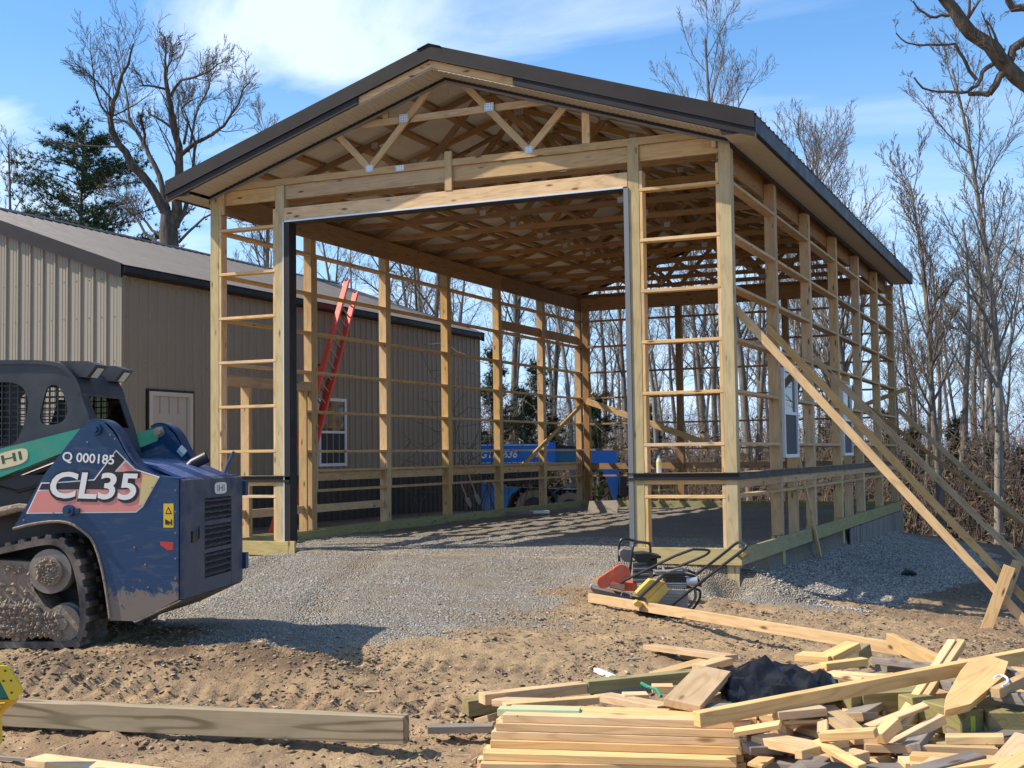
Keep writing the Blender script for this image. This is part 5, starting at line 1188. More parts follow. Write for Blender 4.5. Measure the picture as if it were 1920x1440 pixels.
mb = MB(); c_x, c_z = .105, 1.385; mb.prism([(c_x-.045, c_z), (c_x, c_z+.05), (c_x+.045, c_z), (c_x, c_z-.05)], 1.198, 1.2035); mbl(mb, 'diamond_sticker', mat('sticker_teal', (.40, .55, .55), .5))

# ------------------------------------------------------------------ blue telehandler behind the barn
TD = 38.0
def tv(u, v, dd=0.0): return at(u, v, d=TD+dd)
O_ = tv(1000, 853); TFm = Matrix.Identity(4); Rg = Vector((_r.x, _r.y, 0)).normalized(); Fw = Vector((-Rg.y, Rg.x, 0))
th_ = root('telehandler', 'blue telehandler with long horizontal boom parked behind the back left corner of the barn', 'telehandler', (O_.x, O_.y, -1.0))
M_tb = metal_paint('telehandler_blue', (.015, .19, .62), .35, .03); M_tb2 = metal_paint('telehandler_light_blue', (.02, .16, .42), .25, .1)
M_tan2 = mat('tyre_dust', (.20, .17, .13), .9)
def tpoly(name, px, d0, d1, m, parent=None):
    P_ = [tv(u, v) for u, v in px]; c = sum(P_, Vector())/len(P_); mb = MB(); n = len(P_); b0 = len(mb.V)
    for dd in (d0, d1):
        for p in P_: mb.V.append(p+Fw*dd)
    mb.F.append(list(range(n))[::-1]); mb.F.append([n+i for i in range(n)]); mb.I += [0, 0]
    for i in range(n): j = (i+1) % n; mb.F.append([i, j, n+j, n+i]); mb.I.append(0)
    return mb.build(name, m, parent or th_)
boom = tpoly('boom', [(690, 834), (1030, 832), (1030, 869), (690, 873)], -.25, .25, M_tb)
tpoly('boom_stripe', [(690, 835.6), (1028, 833.6), (1028, 835), (690, 837)], -.256, -.25, M_vinylw, boom); tpoly('boom_stripe', [(690, 869.8), (1028, 866.2), (1028, 867.4), (690, 871)], -.256, -.25, M_vinylw, boom)
tpoly('boom_collar', [(1028, 829), (1041, 830), (1041, 870), (1028, 870)], -.3, .3, M_tb, boom)
tpoly('inner_boom', [(1041, 840), (1125, 841), (1125, 867), (1041, 867)], -.18, .18, metal_paint('boom_teal', (.02, .15, .26), .35, .1), boom)
tpoly('boom_hoses', [(1036, 834), (1080, 837), (1082, 841), (1036, 840)], -.2, -.05, M_black, boom)
head = tpoly('boom_head', [(1095, 843), (1148, 843), (1156, 850), (1157, 868), (1160, 900), (1155, 936), (1150, 936), (1137, 898), (1126, 878), (1122, 868), (1095, 868)], -.22, .22, M_tb, boom)
tpoly('fork_carriage', [(1160, 893), (1173, 895), (1172, 930), (1160, 928)], -.5, .5, M_black, th_)
p0 = tv(908, 861); lettering('boom_lettering', 'GTH-636', M_vinylw, tv(901.5, 859.2)-Fw*.262, Rg, LZ, (970-901.5)*TD/FPX, 14.2*TD/FPX, boom, .02, .2)
lettering('boom_lettering', 'SX', M_vinylw, tv(1004, 857)-Fw*.262, Rg, LZ, (.195), .115, boom, .01)
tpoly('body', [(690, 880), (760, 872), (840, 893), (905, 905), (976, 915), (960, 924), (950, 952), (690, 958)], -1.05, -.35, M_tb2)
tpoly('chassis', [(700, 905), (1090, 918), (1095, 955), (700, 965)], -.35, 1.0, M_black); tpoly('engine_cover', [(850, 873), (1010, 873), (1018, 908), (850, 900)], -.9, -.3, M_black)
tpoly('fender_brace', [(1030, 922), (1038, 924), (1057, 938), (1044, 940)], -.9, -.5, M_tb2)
for (cu_, cv_, r_) in ((1000, 950, .50), (1066, 952, .46), (800, 955, .5)):
    r_ *= 1.15; c = tv(cu_, cv_)-Fw*.85; mb = MB(); mb.cyl(c, Fw, r_*.9, .38, 28, 0); mb.cyl(c-Fw*.17, Fw, r_*.55, .08, 24, 1); mb.cyl(c-Fw*.20, Fw, r_*.2, .06, 12, 1)
    for k in range(22):
        a = 6.2832*k/22; dr = Rg*math.cos(a)+Vector((0, 0, 1))*math.sin(a); tg = -Rg*math.sin(a)+Vector((0, 0, 1))*math.cos(a); cc = c+dr*r_*.93+Fw*(.08 if k % 2 else -.08); b0 = len(mb.V)
        for s1 in (-1, 1):
            for s2 in (-1, 1):
                for s3 in (-1, 1): mb.V.append(cc+tg*.03*s1+dr*.045*s2+Fw*.11*s3)
        for f in ((0, 1, 3, 2), (4, 6, 7, 5), (0, 4, 5, 1), (2, 3, 7, 6), (0, 2, 6, 4), (1, 5, 7, 3)): mb.F.append([b0+q for q in f]); mb.I.append(0)
    wl = mb.build('wheel', [M_tan2, M_black], th_)
    mb = MB(); arc = [c+(Rg*math.cos(a)+Vector((0, 0, 1))*math.sin(a))*(r_+.10) for a in [R_(10+160*k/12) for k in range(13)]]
    for k in range(12):
        b0 = len(mb.V)
        for q in (arc[k], arc[k+1]):
            for s3 in (-.24, .24):
                for s2 in (0, .03): mb.V.append(q+Fw*s3+(q-c).normalized()*s2)
        for f in ((0, 1, 3, 2), (4, 6, 7, 5), (0, 4, 5, 1), (2, 3, 7, 6), (0, 2, 6, 4), (1, 5, 7, 3)): mb.F.append([b0+i for i in f]); mb.I.append(0)
    mb.build('fender', M_black, th_)
# ------------------------------------------------------------------ orange extension ladder leaning on the metal building's gutter
M_lad = metal_paint('fibreglass_red', (.78, .075, .025), .45, .04); M_alu = mat('aluminium_rung', (.42, .40, .38), .4, .7)
A_ = Vector((-9.78, 7.32, 4.10)); Bt = Vector((-8.75, 3.55, gh(-8.75, 3.55)+.02)); ax = (A_-Bt).normalized(); Ltot = (A_-Bt).length+.75; sd = Vector((.0, 1, 0)); sd = (sd-ax*sd.dot(ax)).normalized()
lt = root('extension_ladder', 'orange-red extension ladder leaning on the gutter of the metal building', 'ladder', Bt); nrm = ax.cross(sd); nrm = nrm if nrm.x > 0 else -nrm
def rail(name, s0, s1, off, dn):
    o = beam(name, Bt+ax*s0+sd*off+nrm*dn, Bt+ax*s1+sd*off+nrm*dn, .125, .045, nrm, M_lad, lt)
    mb = MB(); e_ = Bt+ax*s1+sd*off+nrm*dn; mb.tube([e_-ax*.04, e_+ax*.012], .05, 4); mb.build('end_cap', M_black, o); return o
WD = .40
for s in (0, 1):
    rail('rail', 0, Ltot*.62, s*WD-.02*s, 0); rail('fly_rail', Ltot*.30, Ltot, s*(WD-.06)+.01, .09)
k = .25
while k < Ltot-.2:
    if k < Ltot*.61: mb = MB(); mb.tube([Bt+ax*k+sd*-.02, Bt+ax*k+sd*WD], .017, 8); mb.build('rung', M_alu, lt)
    if k > Ltot*.31: mb = MB(); mb.tube([Bt+ax*k+sd*-.012+nrm*.09, Bt+ax*k+sd*(WD-.03)+nrm*.09], .017, 8); mb.build('rung', M_alu, lt)
    k += .305
for s_, h_ in ((Ltot*.80, .14), (Ltot*.72, .20), (Ltot*.46, .16)): mb = MB(); c = Bt+ax*s_+nrm*.09+sd*(-.008); beam('label_plate', c-ax*h_/2+nrm*.044, c+ax*h_/2+nrm*.044, .004, .022, nrm, M_vinylw, lt)
beam('rope_pulley', Bt+ax*Ltot*.34+sd*.18+nrm*.05, Bt+ax*Ltot*.36+sd*.18+nrm*.05, .05, .05, nrm, M_vinyly, lt)
# ------------------------------------------------------------------ bottle on the sill
bt = root('water_bottle', 'clear bottle with yellow label standing on the sill of the right front bay', 'bottle', (-.955, .07, .868))
M_bot = mat('bottle_clear', (.62, .64, .62), .12); M_bl = mat('bottle_label', (.72, .60, .10), .5)
def lathe(name, prof, loc, m, parent, k=16): mb = MB(); mb.tube([Vector(loc)+Vector((0, 0, z)) for r_, z in prof], [r_ for r_, z in prof], k); return mb.build(name, m, parent, smooth=True)
lathe('body', [(.028, 0), (.031, .006), (.031, .12), (.028, .15), (.014, .178), (.012, .19)], (-.955, .07, .869), M_bot, bt); lathe('label', [(.0318, .085), (.0318, .135)], (-.955, .07, .869), M_bl, bt); lathe('cap', [(.0145, .186), (.0145, .205)], (-.955, .07, .869), M_vinylw, bt)
# ------------------------------------------------------------------ tools leaning at the left wall
def tool(u0, v0, u1, v1, x, label, head=True):
    a = at(u0, v0, x=x); b_ = at(u1, v1, x=x-.25 if False else x); b_.z = max(b_.z, -.08); r = root('shovel', label, 'shovel', b_); mb = MB(); mb.tube([b_+(a-b_)*.12, a], .014, 8); mb.build('handle', M_spf, r); d = (a-b_).normalized()
    if head: mb = MB(); w_ = Vector((0, 1, 0)); mb.V += [b_-w_*.02, b_-w_*.10+d*.10, b_-w_*.10+d*.26, b_+w_*.10+d*.26, b_+w_*.10+d*.10, b_+w_*.02]; mb.V += [v_+Vector((.012, 0, 0)) for v_ in mb.V[:6]]; mb.F += [[0, 1, 2, 3, 4, 5], [11, 10, 9, 8, 7, 6]]+[[i, (i+1) % 6+0, 6+(i+1) % 6, 6+i] for i in range(6)]; mb.I += [0]*8; mb.build('blade', M_steel, r)
tool(871, 868, 899, 946, -W+.24, 'long-handled shovel leaning against the left wall near its third post'); tool(864, 905, 882, 952, -W+.22, 'second short-handled shovel leaning beside the first at the left wall')
# scraps on the floor at the back left
for i, (u, v, w_, m, lb) in enumerate(((975, 962, .5, M_greyw, 'grey board end lying on the gravel floor by the left wall'), (1012, 960, .34, M_white, 'white trim scrap lying on the gravel floor by the left wall'))):
    p = at(u, v, z=-.06); o = beam('floor_scrap', p-Vector((w_/2, .1, 0)), p+Vector((w_/2, .1, 0)), .09, .06, (0, 1, 0), m); tag(o, lb, 'scrap')
p = at(1128, 947, z=0.02); o = beam('plywood_offcut', p+Vector((-.3, 0, -.06)), p+Vector((.35, .05, -.04)), .34, .02, (0, .6, .8), M_greyw); tag(o, 'square plywood offcut leaning by the back left corner post', 'board')
# yellow tubular frame beyond the back wall
fr = root('yellow_frame', 'yellow tubular metal frame standing behind the back wall of the barn', 'frame', at(1255, 945, d=30)); M_yel = metal_paint('yellow_tube', (.55, .40, .08), .5, .3)
for j, du in enumerate((0, 38)):
    for (a, b_) in (((1225, 878), (1270, 876)), ((1225, 890), (1270, 888)), ((1226, 907), (1272, 904)), ((1226, 920), (1272, 917))):
        if du and a[1] > 900: continue
        mb = MB(); mb.tube([at(a[0]+du, a[1], d=30+du*.01), at(b_[0]+du, b_[1], d=30.3+du*.01)], .022, 6); mb.build('rail', M_yel, fr)
    for u in (1236+du, 1268+du): mb = MB(); mb.tube([at(u, 872, d=30+du*.01), at(u, 950, d=30+du*.01)], .024, 6); mb.build('post', M_yel, fr)
# ------------------------------------------------------------------ plate compactors
def tube_px(name, pts, r, m, parent, D, k=8, smooth=2):
    P_ = [tuple(at(q[0], q[1], d=D+(q[2] if len(q) > 2 else 0))) for q in pts]
    for _ in range(smooth):
        Q = [P_[0]]
        for i in range(len(P_)-1):
            a, b_ = Vector(P_[i]), Vector(P_[i+1]); Q += [tuple(a*.8+b_*.2), tuple(a*.2+b_*.8)]
        Q.append(P_[-1]); P_ = Q
    mb = MB(); mb.tube(P_, r, k); return mb.build(name, m, parent, smooth=True)
def poly_px(name, px, D, d0, d1, m, parent, bev=0):
    P_ = [at(q[0], q[1], d=D) for q in px]; mb = MB(); n = len(P_)
    for dd in (d0, d1):
        for p in P_: mb.V.append(p+Fw*dd)
    mb.F.append(list(range(n))[::-1]); mb.F.append([n+i for i in range(n)]); mb.I += [0, 0]
    for i in range(n): j = (i+1) % n; mb.F.append([i, j, n+j, n+i]); mb.I.append(0)
    return mb.build(name, m, parent)
def zc(x, y): return (1080+x*.1875, 980+y*.1875)
g1 = gat(1150, 1122); D1 = (g1-CAMP).dot(_f)
M_ored = dirty('compactor_red', (.62, .085, .03), .42, (.35, .25, .17), .45, 14); M_cyel = dirty('compactor_yellow', (.66, .44, .07), .42, (.36, .28, .2), .5, 12); M_cgrey = dirty('compactor_grey', (.17, .165, .16), .55, amt=.6, sc=12); M_tube = mat('black_tube', (.02, .02, .02), .35)
rc = root('plate_compactor', 'orange-red plate compactor with black roll cage in front of the door opening', 'plate compactor', g1)
def gz(p): return gh(p.x, p.y)
def basep(root_, px, D, depth, m):      # base plate following the ground
    P_ = [at(*zc(*q), d=D) for q in px]; a, b_ = P_[0], P_[-1]; z0 = min(gz(a), gz(b_)); mb = MB(); n = len(P_)
    for dd in (0, depth):
        for p in P_: mb.V.append(p+Fw*dd)
    mb.F += [list(range(n))[::-1], [n+i for i in range(n)]]; mb.I += [0, 0]
    for i in range(n): j = (i+1) % n; mb.F.append([i, j, n+j, n+i]); mb.I.append(0)
    return mb.build('base_plate', m, root_)
basep(rc, [(150, 640), (165, 655), (560, 745), (565, 785), (480, 790), (300, 755), (190, 715), (145, 665)], D1-.1, .40, M_cgrey)
poly_px('deck', [zc(*q) for q in ((330, 565), (600, 600), (600, 672), (470, 672), (330, 640))], D1, -.12, .22, M_ored, rc)
mb = MB()
for (cx_, cy_, r_) in ((440, 495, 88), (262, 580, 60)):
    for dd, rr in ((-.17, .82), (-.15, 1.0)): c = at(*zc(cx_, cy_), d=D1)+Fw*dd; mb.cyl(c, Fw, r_*.1875*D1/FPX*rr, .02+(.06 if rr == 1 else 0), 24)
rk = .1875*D1/FPX
c1, c2 = at(*zc(440, 495), d=D1), at(*zc(262, 580), d=D1); d_ = (c2-c1).normalized(); n_ = d_.cross(Fw)
for s1, s2 in ((1, 1),): mb.V += []
b0 = len(mb.V)
for dd in (-.18, -.11):
    for (c, r_, s) in ((c1, 86, 1), (c1, 86, -1), (c2, 58, -1), (c2, 58, 1)): mb.V.append(c+n_*r_*rk*s+Fw*dd)
for f in ((0, 1, 2, 3), (7, 6, 5, 4), (0, 4, 5, 1), (1, 5, 6, 2), (2, 6, 7, 3), (3, 7, 4, 0)): mb.F.append([b0+i for i in f]); mb.I.append(0)
mb.build('belt_guard', M_ored, rc, smooth=True)
poly_px('side_bracket', [zc(*q) for q in ((325, 580), (470, 600), (465, 655), (335, 625))], D1, -.20, -.17, dirty('bracket', (.6, .32, .25), .5), rc)
eng = poly_px('engine', [zc(*q) for q in ((560, 395), (700, 380), (760, 420), (760, 600), (690, 600), (560, 590))], D1, -.10, .18, M_cgrey, rc)
for i in range(6): poly_px('fin', [zc(*q) for q in ((565, 420+i*28), (720, 412+i*28), (720, 420+i*28), (565, 428+i*28))], D1, -.115, -.09, M_gal if i % 2 else M_black, eng)
poly_px('engine_top', [zc(*q) for q in ((575, 305), (690, 295), (835, 325), (835, 345), (740, 350), (700, 385), (600, 380), (575, 350))], D1, -.15, .2, M_black, rc)
poly_px('fuel_tank', [zc(*q) for q in ((440, 290), (470, 265), (560, 275), (570, 400), (480, 390), (440, 330))], D1, .0, .28, M_cgrey, rc)
poly_px('air_filter', [zc(*q) for q in ((700, 380), (800, 350), (800, 470), (740, 480))], D1, -.12, .1, M_black, rc)
tube_px('roll_cage', [(*zc(430, 385), .2), (*zc(430, 200), .2), (*zc(470, 152), .2), (*zc(620, 190), .2), (*zc(740, 205), .05), (*zc(745, 300), .05)], .014, M_tube, rc, D1)
tube_px('roll_cage', [(*zc(530, 570), -.15), (*zc(565, 240), -.15), (*zc(600, 192), -.1), (*zc(740, 205), .05)], .014, M_tube, rc, D1)
tube_px('handle', [(*zc(455, 592), -.2), (*zc(1130, 265), -.55), (*zc(1320, 270), -.35), (*zc(1340, 290), -.3), (*zc(1290, 330), -.25), (*zc(960, 465), .05), (*zc(700, 560), .1)], .0135, M_tube, rc, D1, smooth=1)
for (x, y) in ((240, 610), (500, 690)): tube_px('lift_loop', [(*zc(x-50 if x > 300 else x-100, y+40), -.15), (*zc(x-40 if x > 300 else x-90, y), -.15), (*zc(x+40 if x > 300 else x-5, y+20), -.15), (*zc(x+50 if x > 300 else x, y+60), -.15)], .006, M_gal, rc, D1, 6)
g2 = gat(1250, 1160); D2 = (g2-CAMP).dot(_f)
yc = root('plate_compactor', 'yellow and grey plate compactor with long black handle in front of the right bay', 'plate compactor', g2)
basep(yc, [(600, 880), (640, 915), (1160, 975), (1180, 990), (1050, 990), (650, 935), (600, 905)], D2-.15, .36, M_black)
poly_px('vibrator_housing', [zc(*q) for q in ((600, 800), (1120, 830), (1130, 960), (680, 910))], D2, -.05, .2, M_black, yc)
poly_px('belt_guard', [zc(*q) for q in ((585, 685), (720, 550), (865, 575), (700, 745))], D2, -.19, -.02, M_cyel, yc)
poly_px('belt_guard_side', [zc(*q) for q in ((700, 746), (868, 577), (905, 650), (762, 812), (700, 805))], D2, -.20, -.03, M_cyel, yc)
poly_px('yellow_hub', [zc(*q) for q in ((555, 785), (590, 755), (640, 780), (630, 815), (570, 812))], D2, -.22, -.08, M_cyel, yc)
mp_ = poly_px('engine_plate', [zc(*q) for q in ((905, 652), (1080, 655), (1100, 690), (1090, 870), (920, 850), (765, 815))], D2, -.17, -.14, M_gal if 0 else dirty('alu_plate', (.30, .295, .28), .5, amt=.5, sc=9), yc)
for i in range(5): poly_px('rib', [zc(*q) for q in ((890-i*22, 690+i*32), (1085, 700+i*32), (1085, 708+i*32), (890-i*22, 700+i*32))], D2, -.178, -.17, M_steel, mp_)
e2 = poly_px('engine', [zc(*q) for q in ((880, 545), (1090, 540), (1110, 650), (900, 645))], D2, -.12, .15, M_black, yc)
poly_px('tank', [zc(*q) for q in ((780, 480), (1060, 470), (1090, 500), (1000, 512), (800, 515))], D2, -.1, .15, M_cgrey, yc)
for i in range(3): poly_px('fin', [zc(*q) for q in ((890, 590+i*18), (1085, 590+i*18), (1085, 597+i*18), (890, 597+i*18))], D2, -.13, -.11, M_gal, e2)
mb = MB(); c = at(*zc(1155, 585), d=D2-.1); mb.cyl(c, _r, 45*.1875*D2/FPX, .10, 16); mb.build('muffler', M_gal, yc, smooth=True)
tube_px('engine_guard', [(*zc(640, 745), -.2), (*zc(870, 530), -.2), (*zc(900, 518), -.18), (*zc(1160, 520), -.1), (*zc(1240, 590), -.1), (*zc(1245, 640), -.1)], .0135, M_tube, yc, D2, smooth=1)
tube_px('engine_guard', [(*zc(780, 490), .1), (*zc(870, 450), .1), (*zc(1080, 465), .12), (*zc(1200, 510), .12)], .0125, M_tube, yc, D2, smooth=1)
tube_px('handle', [(*zc(930, 845), -.2), (*zc(1240, 600), -.35), (*zc(1690, 260), -.6), (*zc(1708, 228), -.6), (*zc(1645, 192), -.5), (*zc(1600, 205), -.45), (*zc(1500, 290), -.35), (*zc(1200, 520), -.05)], .014, M_tube, yc, D2, smooth=1)
ha = poly_px('handle_placard', [zc(*q) for q in ((1500, 285), (1560, 240), (1650, 290), (1570, 335))], D2, -.46, -.45, M_cgrey, yc); poly_px('placard_label', [zc(*q) for q in ((1530, 270), (1565, 245), (1620, 275), (1580, 312))], D2, -.466, -.4605, M_vinyly, ha); poly_px('placard_label', [zc(*q) for q in ((1545, 258), (1562, 245), (1590, 262), (1568, 280))], D2, -.470, -.4665, M_vinylw, ha)
tube_px('wheel_bracket', [(*zc(1110, 640), 0), (*zc(1190, 660), 0), (*zc(1245, 680), 0), (*zc(1240, 760), 0), (*zc(1170, 870), 0), (*zc(1110, 865), 0), (*zc(1105, 800), 0)], .012, M_tube, yc, D2, smooth=1)
tube_px('wheel_bracket', [(*zc(1190, 660), 0), (*zc(1200, 760), 0), (*zc(1130, 850), 0)], .014, M_cgrey, yc, D2, smooth=1)
tube_px('cable', [(*zc(870, 450), .0), (*zc(890, 500), -.1), (*zc(1060, 450), -.1), (*zc(1110, 490), -.1)], .012, M_cgrey, yc, D2)
# ------------------------------------------------------------------ loose lumber: every piece is a thing of its own
def lab(o, label, cat='board', group='offcuts in the scrap lumber heap'): return tag(o, label, cat, group)
def flat(u0, v0, z0, u1, v1, z1, w, t_, m, label, cat='board', edge=False, tilt=0, name='board', group='offcuts in the scrap lumber heap'):
    a, b_ = at(u0, v0, z=z0), at(u1, v1, z=z1); X = (b_-a).normalized(); side = Vector((0, 0, 1)).cross(X).normalized(); wd = side if not edge else Vector((0, 0, 1))
    wd = (wd*math.cos(tilt)+X.cross(wd)*math.sin(tilt)); nz = Vector((0, 0, 1)) if not edge else side
    off = Vector((0, 0, -(t_/2 if not edge else w/2))); o = beam(name, a+off, b_+off, w, t_, wd, m); return lab(o, label, cat, group)
# big timber and boards in front
a, b_ = at(-60, 1359.5, z=-.415), at(757, 1397, z=-.405); X = (b_-a).normalized(); bk_ = Vector((-X.y, X.x, 0)); bk_ = bk_ if bk_.dot(Fw) > 0 else -bk_
o = beam('timber_beam', a+bk_*.045+Vector((0, 0, .072)), b_+bk_*.045+Vector((0, 0, .072)), .144, .089, (0, 0, 1), M_beam, c=.004); tag(o, 'long treated timber with knots lying on the dirt at lower left', 'timber')
flat(66, 1418, -.40, 430, 1462, -.40, .14, .038, M_cut, 'bright pine board lying flat at the bottom left edge', group=None)
flat(-40, 1414, -.445, 62, 1422, -.445, .02, .02, M_steel, 'thin dark metal rod lying on the dirt at bottom left edge', 'rod', group=None, name='rod')
flat(803, 1360, -.365, 925, 1358, -.36, .089, .038, M_greyw, 'nailed brown board sticking out left of the neat stack', edge=False, group=None)
mb = MB(); 
a, b_ = gat(1106, 1132, .0), at(1692, 1218, z=-.30); o = beam('long_board', a+Vector((0, 0, .06)), b_, .089, .04, (0, 0, 1), M_spf); tag(o, 'long board lying in front of the compactors, its far end on the scrap heap', 'board')
# neat stack: stepped rows of short two by fours
rr = random.Random(4); n_l = 0
rows = [(1432, 900, 1372, -.395), (1411, 905, 1381, -.355), (1388, 919, 1391, -.316), (1371, 921, 1388, -.276), (1356, 929, 1386, -.237), (1340, 941, 1407, -.198)]
nm = ['lowest front', 'second', 'third', 'fourth', 'fifth', 'top']
for i, (v, u0, u1, z) in enumerate(rows):
    dv = (u1-u0)*.036
    f0, f1 = at(u0, v, z=z), at(u1, v+dv*(.2 if i < 1 else .8), z=z); X = (f1-f0).normalized(); bk_ = Vector((-X.y, X.x, 0)); bk_ = bk_ if bk_.dot(Fw) > 0 else -bk_
    nb_ = 3 if i == 5 else 2
    for k in range(nb_):
        j0, j1 = rr.uniform(-.03, .03) if k else 0, rr.uniform(-.04, .03) if k else 0
        o = beam('stack_board', f0+X*j0+bk_*(.045+k*.091)+Vector((0, 0, -.019)), f1+X*j1+bk_*(.045+k*.091)+Vector((0, 0, -.019)), .089, .038, bk_+Vector((0, 0, rr.uniform(-.02, .02))), M_cut)
        tag(o, f'pale short two by four, {nm[i]} row of the neat stack'+['', ', behind the front one', ', rearmost'][k], 'board', 'short boards in the neat stack')
    zz = z-.0395; k = 0
    while zz > -.47:
        for q in range(nb_):
            o = beam('stack_board', f0+X*rr.uniform(-.03, .03)+bk_*(.05+q*.092)+Vector((0, 0, zz-z-.019)), f1+X*rr.uniform(-.04, .02)+bk_*(.05+q*.092)+Vector((0, 0, zz-z-.019)), .089, .038, bk_, M_cut); tag(o, 'pale short two by four buried in the neat stack', 'board', 'buried boards of the neat stack')
        zz -= .0395
f = flat
f(935, 1326, -.185, 1088, 1329, -.185, .08, .038, mat('pale_green_lumber', (.42, .50, .30), .75), 'green-tinted board end on top of the neat stack', edge=False)
f(945, 1318, -.20, 1120, 1305, -.20, .07, .038, M_cut, 'pale board end pointing left behind the green-tinted one')
f(930, 1309, -.26, 1035, 1312, -.24, .10, .038, M_spf, 'short board at the back left end of the neat stack')
f(900, 1345, -.36, 925, 1338, -.33, .10, .038, M_spf, 'board end poking out at the left of the neat stack')
f(872, 1311, -.32, 1022, 1294, -.30, .14, .089, M_olive, 'olive treated timber offcut at the left tip of the heap', 'timber', name='timber')
f(903, 1300, -.235, 1095, 1279, -.23, .089, .06, M_spf, 'long board on the olive timber at the left tip of the heap')
f(1098, 1276, -.22, 1322, 1254, -.20, .089, .07, M_treat, 'greenish treated board running up to the black plastic')
f(1110, 1294, -.28, 1240, 1283, -.27, .10, .038, M_greyw, 'shaded board under the greenish treated board')
f(1130, 1300, -.24, 1250, 1322, -.21, .12, .038, M_spf, 'brown board behind the neat stack')
f(1168, 1300, -.22, 1214, 1299, -.22, .10, .05, M_cut, 'bright small block in the middle of the heap')
f(1222, 1284, -.19, 1262, 1284, -.19, .10, .04, M_cut, 'small pale block left of the wide plank')
f(1228, 1262, -.22, 1322, 1236, -.18, .12, .038, M_spf, 'board slanting up behind the wide plank')
f(1217, 1208, -.36, 1372, 1228, -.30, .11, .038, M_spf, 'board sticking out left of the black plastic'); f(1285, 1226, -.40, 1365, 1232, -.36, .10, .038, M_spf, 'shaded board under the one left of the black plastic')
f(1278, 1316, -.15, 1338, 1252, -.09, .19, .04, M_spf, 'wide plank leaning up towards the black plastic', tilt=.15)
f(1310, 1246, -.13, 1362, 1232, -.12, .10, .04, M_cut, 'pale block at the left edge of the black plastic')
f(1340, 1318, -.24, 1395, 1290, -.2, .14, .038, M_spf, 'board under the black plastic, right of the wide plank'); f(1318, 1322, -.2, 1400, 1322, -.17, .14, .038, M_greyw, 'grey-shaded board between wide plank and long diagonal')
f(1306, 1335, -.13, 1985, 1205, .03, .07, .06, M_cut, 'long pale stud lying across the whole heap', name='long_stud', edge=True)
f(1497, 1224, -.20, 1560, 1228, -.20, .17, .045, M_cut, 'thick flat block right of the black plastic'); f(1550, 1228, -.20, 1600, 1203, -.14, .12, .05, M_cut, 'upturned block end behind the thick flat block')
f(1543, 1243, -.19, 1622, 1233, -.18, .07, .045, M_cut, 'pale block end below the thick flat block'); f(1556, 1258, -.22, 1660, 1266, -.21, .089, .045, M_cut, 'pale board under the long stud, right of the black plastic')
f(1600, 1220, -.30, 1622, 1205, -.26, .10, .09, M_olive, 'olive block end at the back of the heap', 'timber', name='timber')
f(1668, 1187, -.16, 1768, 1233, -.19, .05, .10, M_spf, 'thick stud end rising at the back of the heap'); f(1700, 1222, -.34, 1830, 1240, -.3, .09, .04, M_spf, 'board lying behind the thick stud end')
f(1640, 1232, -.22, 1765, 1246, -.2, .06, .04, M_greyw, 'grey shaded board at the back of the heap'); f(1650, 1242, -.28, 1760, 1262, -.26, .089, .05, M_greyw, 'second grey board below the first at the back of the heap')
a, b_ = at(1786, 1205, z=.02), at(1668, 1382, z=-.34)
for k, (dx_, nn) in enumerate(((0, 'left'), (.052, 'right'))): o = beam('stick', a+_r*dx_, b_+_r*dx_, .045, .045, (0, 0, 1), M_spf if k else M_cut); lab(o, f'{nn} one of the paired sticks leaning across the right of the heap', 'stick')
f(1628, 1412, -.33, 1768, 1338, -.17, .05, .045, M_spf, 'reddish stick propping the pointed plank')
# pointed plank: cut to a point at both ends
a, b_ = at(1764, 1336, z=-.16), at(1868, 1240, z=-.02); MM, L = frame(a, b_, Vector((0, 0, 1)).cross((b_-a).normalized())+Vector((0, 0, .25)))
mb = MB(); mb.prism([(-L/2, -.02), (-L*.30, -.085), (L*.25, -.10), (L*.5, -.06), (L*.5, .03), (L*.30, .095), (L*.12, .085), (-L*.33, .03)], -.02, .02, 0, lambda p, q, a_: (p, q, a_)); lab(mb.build('pointed_plank', M_cut, None, MM), 'big bright plank with cut points leaning at the right of the heap')
f(1612, 1296, -.20, 1735, 1291, -.19, .14, .14, M_olive, 'thick olive treated timber under the long stud', 'timber', name='timber'); f(1578, 1302, -.21, 1612, 1297, -.21, .14, .14, M_olive, 'short olive timber end left of the thick one', 'timber', name='timber')
f(1625, 1352, -.37, 1735, 1360, -.36, .20, .09, M_olive, 'dark olive timber in the shade below the thick one', 'timber', name='timber')
f(1700, 1388, -.30, 1868, 1398, -.28, .05, .15, M_treat, 'treated plank on edge with stick shadows at lower right', 'timber', edge=False, name='timber')
def endblock(u, v, z, s, m, label, back=.45, rot=.0):
    p = at(u, v, z=z); d = (Fw*math.cos(rot)+Rg*math.sin(rot)); o = beam('post_offcut', p, p+d*back, s, s, Rg, m, c=.006); return lab(o, label, 'timber')
eb = endblock(1824, 1358, -.25, .14, M_olive, 'square post offcut with small yellow tag on its end, lower right', .5, -.35)
inv = WM[eb]; p = at(1824, 1362, z=-.25); 
tg = MB(); q0 = Matrix.Translation((-.252, 0, 0)); tg.box(-.2525, -.2505, -.014, .014, -.040, .040); obj('tag', mesh('tag', tg.V, tg.F, mat('yellow_tag', (.55, .55, .05), .6)), eb, WM[eb])
endblock(1892, 1372, -.28, .19, M_olive, 'large olive post offcut at the right edge', .6, .1); endblock(1888, 1420, -.40, .16, M_olive, 'olive post offcut at the lower right corner', .5, .2); endblock(1782, 1320, -.33, .16, M_olive, 'olive post offcut behind the tagged one', .5, .5)
f(1838, 1325, -.2, 1875, 1380, -.3, .10, .05, M_treat, 'short treated board standing between the olive post offcuts')
